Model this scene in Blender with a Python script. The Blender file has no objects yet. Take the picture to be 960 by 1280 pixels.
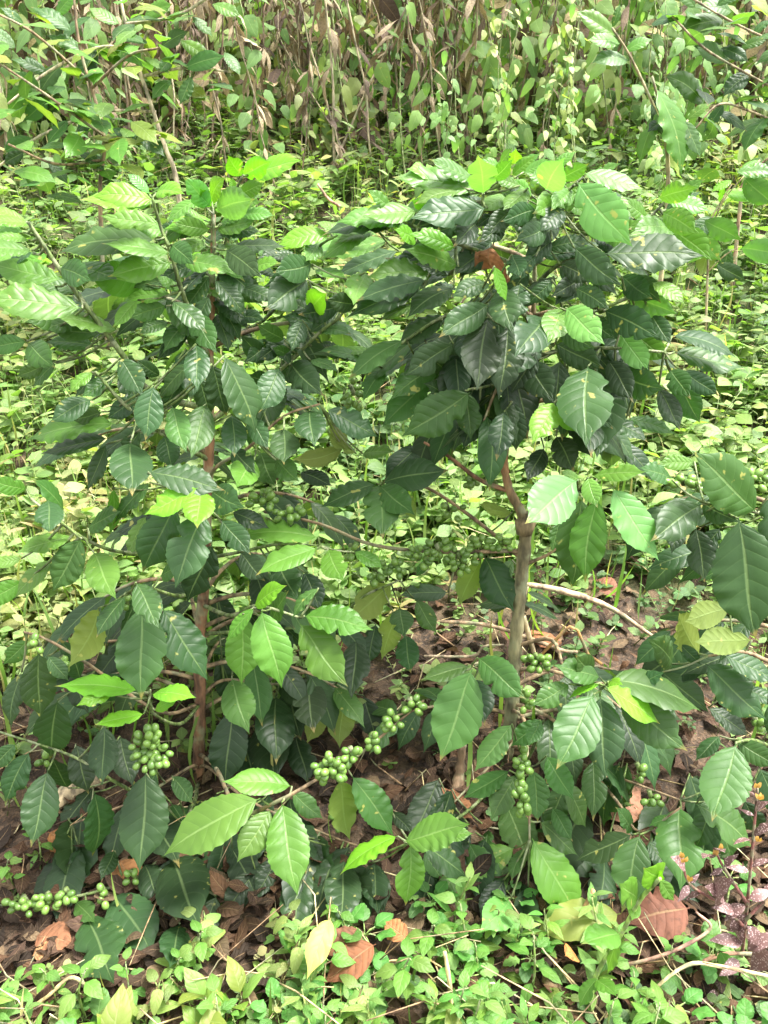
import bpy, math, random
import numpy as np
from mathutils import Vector
random.seed(7); RNG = np.random.default_rng(7)
C = bpy.context.scene.collection
R = math.radians

# ------------------------------------------------------------------ camera
CAM = np.array([0.0, 0.0, 1.2]); PITCH = R(21.0); FPX = 1014.0
FW = np.array([0, math.cos(PITCH), -math.sin(PITCH)]); UP = np.array([0, math.sin(PITCH), math.cos(PITCH)]); RT = np.array([1.0, 0, 0])
cd = bpy.data.cameras.new('camera'); cam = bpy.data.objects.new('camera', cd); C.objects.link(cam)
cam.location = CAM; cam.rotation_euler = (math.pi/2 - PITCH, 0, 0)
cd.sensor_fit = 'VERTICAL'; cd.sensor_height = 24.0; cd.lens = 24.0*FPX/1280.0; cd.clip_start = 0.05; cd.clip_end = 200
bpy.context.scene.camera = cam

GP = np.array([(-6, -1.0), (-2, -.42), (0, -.13), (1.0, -.02), (1.5, .05), (2.2, .27), (3.2, .66), (4.5, 1.17), (6, 1.85), (8, 2.95), (14, 6.2), (30, 15)])
def ground_z(x, y):
    z = 0
    for k in (-.3, -.1, .1, .3): z = z + np.interp(y + k, GP[:, 0], GP[:, 1])
    z = z/4
    return z + .025*np.sin(x*2.3 + y*1.1) + .018*np.sin(x*5.1 - y*3.7) + .03*np.sin(.7*x + 1)
def ray(px, py):
    return (px - 480)/FPX*RT - (py - 640)/FPX*UP + FW
def ground_hit(px, py):
    d = ray(px, py); t = .3
    while t < 40:
        p = CAM + d*t
        if p[2] < ground_z(p[0], p[1]): return p
        t += .01
    return CAM + d*t
_gh = {}
def at(px, py, Y, clear=.03):
    """the point on the line of sight of a photograph pixel in the vertical plane y = Y, kept above the ground"""
    k = (round(px/8), round(py/8))
    if k not in _gh: _gh[k] = ground_hit(px, py)[1]
    Y = min(Y, _gh[k] - clear)
    d = ray(px, py)
    return CAM + d*(Y/d[1])

# ------------------------------------------------------------------ mesh building
class MB:
    def __init__(s): s.v = []; s.f = []; s.uv = []; s.t = []; s.n = 0
    def add(s, v, f, uv, t):
        s.v.append(np.asarray(v, float)); s.f.append(np.asarray(f, int) + s.n); s.uv.append(uv); s.t.append(t); s.n += len(v)
    def build(s, name, mat, parent=None, origin=None):
        me = bpy.data.meshes.new(name)
        if s.n:
            v = np.concatenate(s.v); f = np.concatenate(s.f)
            if origin is not None: v = v - np.asarray(origin)
            me.vertices.add(len(v)); me.vertices.foreach_set('co', v.ravel())
            me.loops.add(f.size); me.loops.foreach_set('vertex_index', f.ravel())
            me.polygons.add(len(f)); me.polygons.foreach_set('loop_start', np.arange(0, f.size, 4))
            me.polygons.foreach_set('use_smooth', np.ones(len(f), bool))
            a = me.attributes.new('luv', 'FLOAT_VECTOR', 'POINT'); a.data.foreach_set('vector', np.concatenate(s.uv).ravel())
            a = me.attributes.new('tint', 'FLOAT_COLOR', 'POINT'); a.data.foreach_set('color', np.concatenate(s.t).ravel())
            me.update(calc_edges=True)
        me.materials.append(mat)
        o = bpy.data.objects.new(name, me); C.objects.link(o)
        if parent is not None: o.parent = parent
        return o

def nrm(a):
    a = np.asarray(a, float); return a/np.maximum(np.linalg.norm(a, axis=-1, keepdims=True), 1e-9)

def profile(kind, v):
    if kind == 'coffee':
        q = np.clip((v - .05)/.95, 0, 1); e = .62 + .62*np.clip((q - .45)/.55, 0, 1)
        w = np.sin(np.pi*q**.93)**e; k = np.clip((q - .70)/.22, 0, 1); w = w*(1 - .42*k*k*(3 - 2*k)); w[q > .985] = 0
    elif kind == 'heart':
        q = np.clip((v - .02)/.98, 0, 1); w = (q**.28)*(1 - q)**.75*1.55
    elif kind == 'round':
        q = np.clip((v - .1)/.9, 0, 1); w = np.sin(np.pi*q**.8)**.6
    elif kind == 'lance':
        w = (np.clip(v, 0, 1)**.35)*(1 - v)**.8*1.6
    else:
        q = np.clip((v - .1)/.9, 0, 1); w = np.sin(np.pi*q**.72)**.95
    return np.maximum(w, .025*(v < .98))

def leaves(mb, B, A, N, L, W, tint, kind='coffee', nu=6, nv=20, arch=.05, fold=.15, wav=.10, freq=6., bite=0., twist=0., curl=0.):
    """append a set of leaf blades: base, axis, normal, length, half width, tint"""
    B = np.atleast_2d(B); n = len(B)
    A = nrm(np.atleast_2d(A)); N = np.atleast_2d(N); N = nrm(N - A*np.sum(A*N, 1, keepdims=True)); S = np.cross(A, N)
    one = np.ones(n); L = L*one; W = W*one; arch = arch*one; fold = fold*one; wav = wav*one; twist = twist*one; curl = curl*one
    u = np.linspace(-1, 1, nu + 1); v = np.linspace(0, 1, nv + 1)
    V, U = np.meshgrid(v, u, indexing='ij'); U = U.ravel(); V = V.ravel(); w = profile(kind, V)
    ph = RNG.uniform(0, 6.28, (n, 1)); ph2 = RNG.uniform(0, 6.28, (n, 1)); fr = freq*RNG.uniform(.8, 1.25, (n, 1))
    au = np.abs(U)[None]; sg = np.sign(U)[None]
    edge = 1 + .035*np.sin(fr*2.3*6.28*V[None] + ph2 + sg) * (au > .8)
    if bite > 0:
        for k in range(3):
            has = (RNG.uniform(size=(n, 1)) < bite); c = RNG.uniform(.25, .95, (n, 1)); wd = RNG.uniform(.025, .07, (n, 1)); side = np.where(RNG.uniform(size=(n, 1)) < .5, -1, 1)
            dep = RNG.uniform(.2, .55, (n, 1))
            edge = edge*(1 - has*dep*np.exp(-((V[None] - c)/wd)**2)*(sg == side)*au)
    x = U[None]*w[None]*W[:, None]*edge
    x = x + (.04*L[:, None])*np.sin(V[None]*3.1 + ph2)*V[None]*(1 - V[None])*2
    y = V[None]*L[:, None]
    z = arch[:, None]*L[:, None]*4*V[None]*(1 - V[None]) + fold[:, None]*np.abs(x) - .9*fold[:, None]*W[:, None]*w[None]*au**3 \
        + wav[:, None]*W[:, None]*w[None]*au**2*np.sin(fr*6.28*V[None] + ph + sg*1.3 + 1.5*np.sin(5*V[None] + ph2))*(.45 + .55*np.sin(4.3*V[None] + 2*ph2 + sg))
    tw = twist[:, None]*(V[None] - .3)
    x, z = x*np.cos(tw) - z*np.sin(tw), x*np.sin(tw) + z*np.cos(tw)
    if np.any(curl):
        a = curl[:, None]*V[None]; rr = np.where(np.abs(curl) < 1e-3, 1e9, L/np.where(np.abs(curl) < 1e-3, 1, curl))[:, None]
        y2 = np.sin(a)*rr - np.sin(a)*z; z2 = -(1 - np.cos(a))*rr + np.cos(a)*z
        ok = (np.abs(curl) > 1e-3)[:, None]; y = np.where(ok, y2, y); z = np.where(ok, z2, z)
    P = B[:, None] + x[..., None]*S[:, None] + y[..., None]*A[:, None] + z[..., None]*N[:, None]
    m = (nu + 1)*(nv + 1)
    i = np.arange(nv)[:, None]*(nu + 1) + np.arange(nu)[None]; i = i.ravel()
    q = np.stack([i, i + 1, i + nu + 2, i + nu + 1], 1)
    F = (q[None] + (np.arange(n)*m)[:, None, None]).reshape(-1, 4)
    rnd = RNG.uniform(size=n)
    uv = np.zeros((n, m, 3)); uv[..., 0] = U; uv[..., 1] = V; uv[..., 2] = rnd[:, None]
    t = np.ones((n, m, 4)); t[..., :3] = np.atleast_2d(tint)[:, None] if np.ndim(tint) == 2 else np.asarray(tint); t[..., 3] = rnd[:, None]
    mb.add(P.reshape(-1, 3), F, uv.reshape(-1, 3), t.reshape(-1, 4))

def tube(mb, pts, rad, tint=(.2, .14, .08), n=6, lumpy=0.):
    pts = np.asarray(pts, float); k = len(pts); rad = np.interp(np.arange(k), np.linspace(0, k - 1, len(np.atleast_1d(rad))), np.atleast_1d(rad))
    if lumpy: rad = rad*(1 + lumpy*RNG.uniform(-1, 1, k))
    d = nrm(np.gradient(pts, axis=0)); ref = np.array([.31, .77, .55]); s = nrm(np.cross(d, ref)); b = np.cross(d, s)
    a = np.linspace(0, 2*np.pi, n, endpoint=False)
    ring = pts[:, None] + rad[:, None, None]*(np.cos(a)[None, :, None]*s[:, None] + np.sin(a)[None, :, None]*b[:, None])
    e0 = np.repeat(pts[:1, None], n, 1) ; e1 = np.repeat(pts[-1:, None], n, 1)
    ring = np.concatenate([e0, ring, e1]); k += 2
    i = np.arange(k - 1)[:, None]*n + np.arange(n)[None]; j = np.arange(k - 1)[:, None]*n + (np.arange(n)[None] + 1) % n
    F = np.stack([i, j, j + n, i + n], -1).reshape(-1, 4)
    uv = np.zeros((k, n, 3)); uv[..., 1] = np.linspace(0, 1, k)[:, None]; uv[..., 0] = a/6.28; uv[..., 2] = RNG.uniform()
    t = np.ones((k, n, 4)); tt = np.atleast_2d(np.asarray(tint, float)); j_ = np.linspace(0, len(tt) - 1, k)
    t[..., :3] = np.stack([np.interp(j_, np.arange(len(tt)), tt[:, c]) for c in range(3)], 1)[:, None]; t = t.reshape(-1, 4)
    mb.add(ring.reshape(-1, 3), F, uv.reshape(-1, 3), t)

def smooth(pts, k=6):
    pts = np.asarray(pts, float)
    if len(pts) < 3: return np.array([pts[0] + (pts[-1] - pts[0])*t for t in np.linspace(0, 1, k + 1)])
    P = np.concatenate([[2*pts[0] - pts[1]], pts, [2*pts[-1] - pts[-2]]]); out = []
    for i in range(1, len(P) - 2):
        for t in np.linspace(0, 1, k, endpoint=False):
            out.append(.5*((2*P[i]) + (-P[i-1] + P[i+1])*t + (2*P[i-1] - 5*P[i] + 4*P[i+1] - P[i+2])*t*t + (-P[i-1] + 3*P[i] - 3*P[i+1] + P[i+2])*t**3))
    out.append(pts[-1]); return np.array(out)

# ------------------------------------------------------------------ materials
def newmat(name):
    m = bpy.data.materials.new(name); m.use_nodes = True; nt = m.node_tree; nt.nodes.clear()
    return m, nt
class NT:
    def __init__(s, nt): s.nt = nt
    def n(s, typ, **kw):
        o = s.nt.nodes.new(typ)
        for k, v in kw.items(): setattr(o, k, v)
        return o
    def l(s, a, b): s.nt.links.new(a, b)
    def m(s, op, a, b=None, c=None, clamp=False):
        o = s.n('ShaderNodeMath', operation=op, use_clamp=clamp)
        for i, x in enumerate((a, b, c)):
            if x is None: continue
            if isinstance(x, (int, float)): o.inputs[i].default_value = x
            else: s.l(x, o.inputs[i])
        return o.outputs[0]
    def mix(s, fac, a, b, blend='MIX'):
        o = s.n('ShaderNodeMix', data_type='RGBA', blend_type=blend)
        for i, x in ((0, fac), (6, a), (7, b)):
            if isinstance(x, (int, float)): o.inputs[i].default_value = x
            elif isinstance(x, tuple): o.inputs[i].default_value = (*x, 1)
            else: s.l(x, o.inputs[i])
        return o.outputs[2]
    def ramp(s, x, lo, hi):
        o = s.n('ShaderNodeMapRange', interpolation_type='SMOOTHSTEP'); s.l(x, o.inputs[0]); o.inputs[1].default_value = lo; o.inputs[2].default_value = hi
        return o.outputs[0]
    def noise(s, scale, vec=None, detail=3.):
        o = s.n('ShaderNodeTexNoise'); o.inputs['Scale'].default_value = scale; o.inputs['Detail'].default_value = detail
        if vec is not None: s.l(vec, o.inputs['Vector'])
        return o

def leaf_material(name, veins=8., quilt=.0011, rough=.42, trans=.36, spec=.32, blemish=.8, dry=False):
    m, nt = newmat(name); g = NT(nt)
    a = g.n('ShaderNodeAttribute', attribute_name='tint'); b = g.n('ShaderNodeAttribute', attribute_name='luv')
    sp = g.n('ShaderNodeSeparateXYZ'); g.l(b.outputs['Vector'], sp.inputs[0]); u, v, rnd = sp.outputs
    au = g.m('ABSOLUTE', u); geo = g.n('ShaderNodeNewGeometry'); tc = g.n('ShaderNodeTexCoord')
    sgn = g.m('GREATER_THAN', u, 0.0)
    s = g.m('ADD', g.m('SUBTRACT', g.m('MULTIPLY', v, veins), g.m('MULTIPLY', g.m('POWER', au, 1.25), 1.35)), g.m('MULTIPLY', sgn, .42))
    q = g.m('ABSOLUTE', g.m('SINE', g.m('MULTIPLY', s, math.pi)))
    quilt_h = g.m('POWER', q, .55)
    vein = g.m('SUBTRACT', 1.0, g.ramp(q, .02, .3))
    mid = g.m('SUBTRACT', 1.0, g.ramp(au, .015, .075))
    nz = g.noise(14., tc.outputs['Object']); nf = g.noise(110., tc.outputs['Object'], 4.)
    col = g.mix(1.0, a.outputs['Color'], g.mix(nz.outputs[0], (.55, .6, .6), (1.45, 1.4, 1.3)), 'MULTIPLY')
    if dry:
        col = g.mix(g.ramp(nf.outputs[0], .45, .75), col, g.mix(.5, col, (.03, .018, .012)))
        col = g.mix(g.m('MULTIPLY', mid, .5), col, (.30, .2, .11))
    else:
        col = g.mix(g.m('MULTIPLY', vein, .15), col, g.mix(.18, col, (.35, .5, .2)))
        col = g.mix(g.m('MULTIPLY', mid, .65), col, g.mix(.28, col, (.45, .6, .25)))
        # rust and yellow blotches on some leaves
        hit = g.m('GREATER_THAN', rnd, 1 - blemish*.6); sn = g.noise(55., tc.outputs['Object'], 2.)
        col = g.mix(g.m('MULTIPLY', g.m('MULTIPLY', g.ramp(sn.outputs[0], .66, .73), hit), .75), col, (.38, .36, .10))
        hit2 = g.m('LESS_THAN', rnd, blemish*.45); tip = g.m('MULTIPLY', g.ramp(g.m('ADD', v, g.m('MULTIPLY', nf.outputs[0], .25)), 1.0, 1.13), hit2)
        col = g.mix(g.m('MULTIPLY', tip, .8), col, (.30, .22, .07))
        back = g.mix(.22, col, (.22, .32, .10))
        col = g.mix(geo.outputs['Backfacing'], col, back)
    bump = g.n('ShaderNodeBump'); bump.inputs['Strength'].default_value = .6; bump.inputs['Distance'].default_value = quilt
    g.l(g.m('ADD', g.m('SUBTRACT', quilt_h, g.m('MULTIPLY', mid, .8)), g.m('MULTIPLY', nf.outputs[0], .5)), bump.inputs['Height'])
    pb = g.n('ShaderNodeBsdfPrincipled'); g.l(col, pb.inputs['Base Color']); g.l(bump.outputs[0], pb.inputs['Normal'])
    pb.inputs['Specular IOR Level'].default_value = spec
    g.l(g.m('ADD', g.m('ADD', rough, g.m('MULTIPLY', geo.outputs['Backfacing'], .25)), g.m('MULTIPLY', g.m('SUBTRACT', nz.outputs[0], .5), .25)), pb.inputs['Roughness'])
    tr = g.n('ShaderNodeBsdfTranslucent'); g.l(g.mix(1.0, col, (1.45, 1.8, .6) if not dry else (1.2, 1., .8), 'MULTIPLY'), tr.inputs['Color'])
    mx = g.n('ShaderNodeMixShader'); mx.inputs[0].default_value = trans; g.l(pb.outputs[0], mx.inputs[1]); g.l(tr.outputs[0], mx.inputs[2])
    out = g.n('ShaderNodeOutputMaterial'); g.l(mx.outputs[0], out.inputs[0])
    return m
def bark_material(name, rough=.8, scale=60.):
    m, nt = newmat(name); g = NT(nt)
    a = g.n('ShaderNodeAttribute', attribute_name='tint'); tc = g.n('ShaderNodeTexCoord')
    mp = g.n('ShaderNodeMapping'); mp.inputs['Scale'].default_value = (1, 1, .3); g.l(tc.outputs['Object'], mp.inputs[0])
    n1 = g.noise(scale, mp.outputs[0], 5.); n2 = g.noise(scale*.35, tc.outputs['Object'], 3.)
    col = g.mix(1.0, a.outputs['Color'], g.mix(g.ramp(n1.outputs[0], .32, .68), (.32, .32, .32), (1.55, 1.5, 1.45)), 'MULTIPLY')
    col = g.mix(g.m('MULTIPLY', g.ramp(n2.outputs[0], .5, .62), .6), col, (.27, .29, .17))
    bump = g.n('ShaderNodeBump'); bump.inputs['Strength'].default_value = 1.; bump.inputs['Distance'].default_value = .006; g.l(n1.outputs[0], bump.inputs['Height'])
    pb = g.n('ShaderNodeBsdfPrincipled'); pb.inputs['Roughness'].default_value = rough; g.l(col, pb.inputs['Base Color']); g.l(bump.outputs[0], pb.inputs['Normal'])
    out = g.n('ShaderNodeOutputMaterial'); g.l(pb.outputs[0], out.inputs[0]); return m
def berry_material():
    m, nt = newmat('berry_skin'); g = NT(nt); oi = g.n('ShaderNodeObjectInfo'); tc = g.n('ShaderNodeTexCoord')
    n = g.noise(90., tc.outputs['Object'], 2.)
    col = g.mix(oi.outputs['Random'], (.085, .165, .03), (.17, .29, .055))
    col = g.mix(g.m('MULTIPLY', n.outputs[0], .4), col, (.06, .12, .03))
    pb = g.n('ShaderNodeBsdfPrincipled'); g.l(col, pb.inputs['Base Color']); pb.inputs['Roughness'].default_value = .3
    pb.inputs['Subsurface Weight'].default_value = 0
    out = g.n('ShaderNodeOutputMaterial'); g.l(pb.outputs[0], out.inputs[0]); return m
def soil_material():
    m, nt = newmat('hillside_soil'); g = NT(nt); tc = g.n('ShaderNodeTexCoord'); V = tc.outputs['Object']
    a, b, c = g.noise(3., V, 5.), g.noise(26., V, 6.), g.noise(140., V, 4.)
    col = g.mix(g.ramp(b.outputs[0], .35, .65), (.028, .018, .012), (.095, .062, .038))
    col = g.mix(g.m('MULTIPLY', g.ramp(c.outputs[0], .5, .7), .6), col, (.17, .10, .055))
    sp = g.n('ShaderNodeSeparateXYZ'); g.l(V, sp.inputs[0])
    grow = g.m('MULTIPLY', g.ramp(sp.outputs[1], 1.7, 2.3), g.ramp(a.outputs[0], .35, .6))
    col = g.mix(g.m('MULTIPLY', grow, .75), col, g.mix(b.outputs[0], (.05, .09, .02), (.12, .17, .05)))
    bump = g.n('ShaderNodeBump'); bump.inputs['Strength'].default_value = 1; bump.inputs['Distance'].default_value = .02
    g.l(g.m('ADD', b.outputs[0], g.m('MULTIPLY', c.outputs[0], .4)), bump.inputs['Height'])
    pb = g.n('ShaderNodeBsdfPrincipled'); pb.inputs['Roughness'].default_value = .95; g.l(col, pb.inputs['Base Color']); g.l(bump.outputs[0], pb.inputs['Normal'])
    out = g.n('ShaderNodeOutputMaterial'); g.l(pb.outputs[0], out.inputs[0]); return m
def spotted_material():
    m, nt = newmat('spotted_leaf'); g = NT(nt); tc = g.n('ShaderNodeTexCoord')
    vo = g.n('ShaderNodeTexVoronoi'); vo.inputs['Scale'].default_value = 330.; g.l(tc.outputs['Object'], vo.inputs['Vector'])
    a = g.n('ShaderNodeAttribute', attribute_name='tint')
    col = g.mix(g.m('SUBTRACT', 1., g.ramp(vo.outputs['Distance'], .24, .4)), a.outputs['Color'], (.42, .30, .29))
    pb = g.n('ShaderNodeBsdfPrincipled'); pb.inputs['Roughness'].default_value = .5; g.l(col, pb.inputs['Base Color'])
    tr = g.n('ShaderNodeBsdfTranslucent'); g.l(col, tr.inputs['Color'])
    mx = g.n('ShaderNodeMixShader'); mx.inputs[0].default_value = .2; g.l(pb.outputs[0], mx.inputs[1]); g.l(tr.outputs[0], mx.inputs[2])
    out = g.n('ShaderNodeOutputMaterial'); g.l(mx.outputs[0], out.inputs[0]); return m
M_LEAF = leaf_material('coffee_leaf')
M_WEED = leaf_material('weed_leaf', veins=5., quilt=.0008, rough=.5, trans=.38, spec=.35, blemish=.7)
M_DRY = leaf_material('dry_leaf', veins=7., quilt=.002, rough=.75, trans=.15, spec=.2, dry=True)
M_BARK = bark_material('bark'); M_STEM = bark_material('green_stem', rough=.6, scale=120.)
M_BERRY = berry_material(); M_SOIL = soil_material(); M_SPOT = spotted_material()

# ------------------------------------------------------------------ scene helpers
def tag(o, label=None, cat=None, group=None, kind=None):
    if label: o['label'] = label
    if cat: o['category'] = cat
    if group: o['group'] = group
    if kind: o['kind'] = kind
    return o
def thing(name, loc, label, cat, group=None):
    o = bpy.data.objects.new(name, None); C.objects.link(o); o.location = loc; o.empty_display_size = .05
    return tag(o, label, cat, group)
def dup(root, loc, rotz, scale=1., label=None):
    r = root.copy(); C.objects.link(r); r.location = loc; r.rotation_euler = (0, 0, rotz); r.scale = (scale,)*3
    if label: r['label'] = label
    for ch in list(root.children):
        c = ch.copy(); C.objects.link(c); c.parent = r
    return r

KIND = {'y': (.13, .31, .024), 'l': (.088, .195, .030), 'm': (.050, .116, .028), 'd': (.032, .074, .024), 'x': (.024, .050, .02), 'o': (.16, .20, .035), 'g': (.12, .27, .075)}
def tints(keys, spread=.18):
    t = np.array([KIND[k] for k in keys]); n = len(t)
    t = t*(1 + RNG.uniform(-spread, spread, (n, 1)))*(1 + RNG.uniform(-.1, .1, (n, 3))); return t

def traced(mb, rows, Y, origin):
    """leaves given by the place of their base and tip; the blade's turn follows from how narrow it looks"""
    for (bx, by, tx, ty, r, k, dy) in rows:
        y0 = Y + dy + random.uniform(-.035, .035)
        Bp = at(bx, by, y0); tx += (tx - bx)*.05; ty += (ty - by)*.05; Tp = at(tx, ty, y0 - .02 + random.uniform(-.03, .02), .015)
        if by < 460 and r < .48: r *= .88
        pl = np.linalg.norm(Tp - Bp); nat = random.uniform(.43, .51)
        view = nrm(CAM - Bp)
        if r > nat + .03:                      # foreshortened: the tip comes towards the viewer
            true = pl*min(r/nat, 1.7); Tp = Tp + view*math.sqrt(max(true**2 - pl**2, 0))*.8*(1 if k != 'o' else .3)
        Tp[2] = max(Tp[2], ground_z(Tp[0], Tp[1]) + .01)
        A = nrm(Tp - Bp); L = np.linalg.norm(Tp - Bp)
        n0 = nrm(view - A*np.dot(view, A)); sd = np.cross(A, n0)
        c = min(1., r/nat); ang = math.acos(c)
        up = np.array([0, 0, 1.]); s = np.dot(up, sd)
        sg = (1 if s > 0 else -1) if abs(s) > .35 else random.choice((-1, 1))
        N = n0*math.cos(ang) + sd*sg*math.sin(ang)
        if k == 'o': N = -N
        W = L*nat*.5*(1.0 if r <= nat else min(1.1, r*pl/(L*nat) if L > 0 else 1))
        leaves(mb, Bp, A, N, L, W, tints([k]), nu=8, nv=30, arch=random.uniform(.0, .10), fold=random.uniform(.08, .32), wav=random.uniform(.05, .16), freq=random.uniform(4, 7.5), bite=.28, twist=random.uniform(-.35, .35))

BERRY = None
def berry_mesh():
    global BERRY
    if BERRY: return BERRY
    me = bpy.data.meshes.new('berry'); nl, nr = 12, 8; v = []; f = []
    for i in range(nr + 1):
        t = math.pi*i/nr; rr = math.sin(t)**.9 if 0 < i < nr else 0.0
        z = -math.cos(t)*1.2
        if i == nr: z = 1.13
        for j in range(nl):
            a = 2*math.pi*j/nl; v.append((rr*math.cos(a), rr*math.sin(a)*.94, z))
    for i in range(nr):
        for j in range(nl): f.append((i*nl + j, i*nl + (j+1) % nl, (i+1)*nl + (j+1) % nl, (i+1)*nl + j))
    me.from_pydata(v, [], f); me.polygons.foreach_set('use_smooth', [True]*len(f)); me.update(); me.materials.append(M_BERRY)
    BERRY = me; return me

DOUBLE = True
def parse(txt, dy):
    rows = []
    for s in txt.split(';'):
        p = s.split()
        if len(p) < 6: continue
        if DOUBLE and float(p[1]) < 470 and random.random() < .55 and p[5] in 'lmdx':
            jx, jy = random.uniform(-16, 16), random.uniform(-6, 22)
            rows.append((float(p[0]) + jx, float(p[1]) + jy, float(p[2]) + jx*1.5 + random.uniform(-14, 14), float(p[3]) + jy + random.uniform(-4, 22), float(p[4])*random.uniform(.75, 1.1), p[5] if random.random() < .6 else 'd', dy + .05))
        rows.append((float(p[0]), float(p[1]), float(p[2]), float(p[3]), float(p[4]), p[5], dy + (float(p[6]) if len(p) > 6 else 0)))
    return rows

STEMC = {'w': (.21, .15, .085), 'g': (.10, .15, .04), 'r': (.24, .13, .075)}
class Plant:
    def __init__(s, basepx, label, trunk, trunk_r, tcol, Y=None):
        s.base = ground_hit(*basepx) if Y is None else at(basepx[0], basepx[1], Y); s.Y = s.base[1]
        s.base[2] = ground_z(s.base[0], s.base[1]) - .01
        s.root = thing('coffee_plant', s.base, label, 'coffee plant')
        s.path = smooth([s.base] + [at(x, y, s.Y + d) for x, y, d in trunk], 11); s.r = trunk_r
        mb = MB(); tube(mb, s.path, trunk_r, tcol, 12, .13); s.trunk = mb.build('trunk', M_BARK, s.root, s.base)
    def nearest(s, p):
        d = np.linalg.norm(s.path - p, axis=1); return s.path[d.argmin()]
    def branch(s, stem, rad, col, txt, dy, berries=(), root_to_trunk=True):
        """stem: pixel waypoints from the trunk outwards (x, y, dy)"""
        pts = [at(x, y, s.Y + d) for x, y, d in stem]
        if root_to_trunk:
            q = pts[0].copy(); q[2] -= .04; pts = [s.nearest(q)] + pts
        mb = MB(); tube(mb, smooth(pts, 5), [rad, rad*.45], STEMC[col], 6, .06)
        rows = parse(txt, dy)
        sp = smooth(pts, 8)
        for r in rows:                          # a petiole-like twig from each leaf base back to the stem
            b = at(r[0], r[1], s.Y + r[6]); d = np.linalg.norm(sp - b, axis=1); j = d.argmin()
            if .015 < d[j] < .2: tube(mb, smooth([sp[j], (sp[j] + b)/2 - np.array([0, 0, .06*d[j]]), b], 3), [.0022, .0016], STEMC['g'], 4)
        br = mb.build('branch', M_STEM if col == 'g' else M_BARK, s.root, s.base)
        old = [r for r in rows if r[5] not in 'y']; young = [r for r in rows if r[5] == 'y']
        if old:
            m2 = MB(); traced(m2, old, s.Y, s.base); m2.build('foliage', M_LEAF, br, s.base)
        if young:
            m3 = MB(); traced(m3, young, s.Y, s.base); o = m3.build('young_leaves', M_LEAF, br, s.base); o['label'] = 'bright lime green young leaves'
        return br
    def back_branch(s, h, az, length, droop, nl, keys):
        i = int(h*(len(s.path) - 1)); p0 = s.path[i]; d = np.array([math.cos(az), math.sin(az), .45])
        pts = [p0 + d*length*t + np.array([0, 0, -droop*t*t]) for t in np.linspace(0, 1, 6)]
        pts = [np.array([p[0], p[1], max(p[2], ground_z(p[0], p[1]) + .05)]) for p in pts]
        mb = MB(); tube(mb, smooth(pts, 3), [.005, .002], STEMC['w'], 5); br = mb.build('branch', M_BARK, s.root, s.base)
        m2 = MB(); sp = smooth(pts, 6); side = nrm(np.cross(nrm(sp[-1] - sp[0]), (0, 0, 1)))
        for k in range(nl):
            t = .3 + .7*(k//2 + .5)/(nl/2); p = sp[int(t*(len(sp) - 1))]; sg = 1 if k % 2 else -1
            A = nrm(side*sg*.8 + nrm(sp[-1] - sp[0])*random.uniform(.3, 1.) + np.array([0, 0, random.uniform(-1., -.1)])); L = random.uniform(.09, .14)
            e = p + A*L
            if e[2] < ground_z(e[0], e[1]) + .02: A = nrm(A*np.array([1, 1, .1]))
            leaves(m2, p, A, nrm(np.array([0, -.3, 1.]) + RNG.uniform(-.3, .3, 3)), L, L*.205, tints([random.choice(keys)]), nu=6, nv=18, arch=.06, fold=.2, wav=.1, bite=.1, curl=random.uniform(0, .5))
        m2.build('foliage', M_LEAF, br, s.base)
    def cluster(s, px, py, rx, ry, n, dy, size=.0066):
        c = at(px, py, s.Y + dy, .05); sc = np.dot(c - CAM, FW)/FPX
        q = s.nearest(c); mb = MB(); a = c + np.array([-.004, .01, .012]); b = c + np.array([.004, .01, -.008]); tube(mb, [a, (a+b)/2, b], [.005, .004], STEMC['g'], 6)
        cl = mb.build('berry_cluster', M_STEM, s.root, s.base); me = berry_mesh(); placed = []
        tries = 0; rz = min(rx, ry)*.8*sc
        while len(placed) < n and tries < n*60:
            tries += 1
            v = RNG.normal(size=3); v = v/np.linalg.norm(v)*RNG.uniform(.05, 1)**.45
            p = c + RT*v[0]*rx*sc + UP*v[1]*ry*sc + FW*v[2]*rz
            if p[2] < ground_z(p[0], p[1]) + .01: continue
            if any(np.linalg.norm(p - o) < size*1.55 for o in placed): continue
            placed.append(p); b = bpy.data.objects.new('berry', me); C.objects.link(b); b.parent = cl
            b.location = p - s.base; z = size*random.uniform(.82, 1.12); b.scale = (z, z, z)
            b.rotation_euler = Vector(tuple(p - c + np.array([0, 0, -.003]))).to_track_quat('Z', 'Y').to_euler()
        return cl

# ================================================================== LEFT PLANT
P1 = Plant((247, 972), 'tall left coffee plant with slender reddish trunk and lime leaf tips',
           [(250, 880, 0), (250, 800, 0), (256, 720, 0), (258, 640, 0), (262, 560, 0), (262, 470, 0), (265, 370, 0), (267, 268, -.02)], [.0125, .0115, .010, .009, .006, .0035], (.22, .115, .065))
P1.branch([(190, 490, -.05), (153, 443, -.08), (113, 390, -.1), (70, 330, -.12), (36, 278, -.13)], .006, 'g', """
33 277 -10 262 .35 y;37 280 -15 279 .3 y;30 290 -18 287 .3 l .03;40 313 -28 310 .35 l;77 350 -12 330 .38 l -.02;103 385 -18 375 .42 l -.04;100 365 30 355 .35 m .04;
75 335 112 350 .5 m;100 392 35 402 .5 m .05;147 413 68 395 .3 l;125 417 62 410 .42 m .03;33 427 -12 435 .5 m;35 430 68 458 .7 m .02;55 457 22 470 .5 m .04;36 300 -8 300 .3 l;
60 318 20 335 .4 l .04;92 370 55 395 .4 l .05""", -.1)
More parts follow.
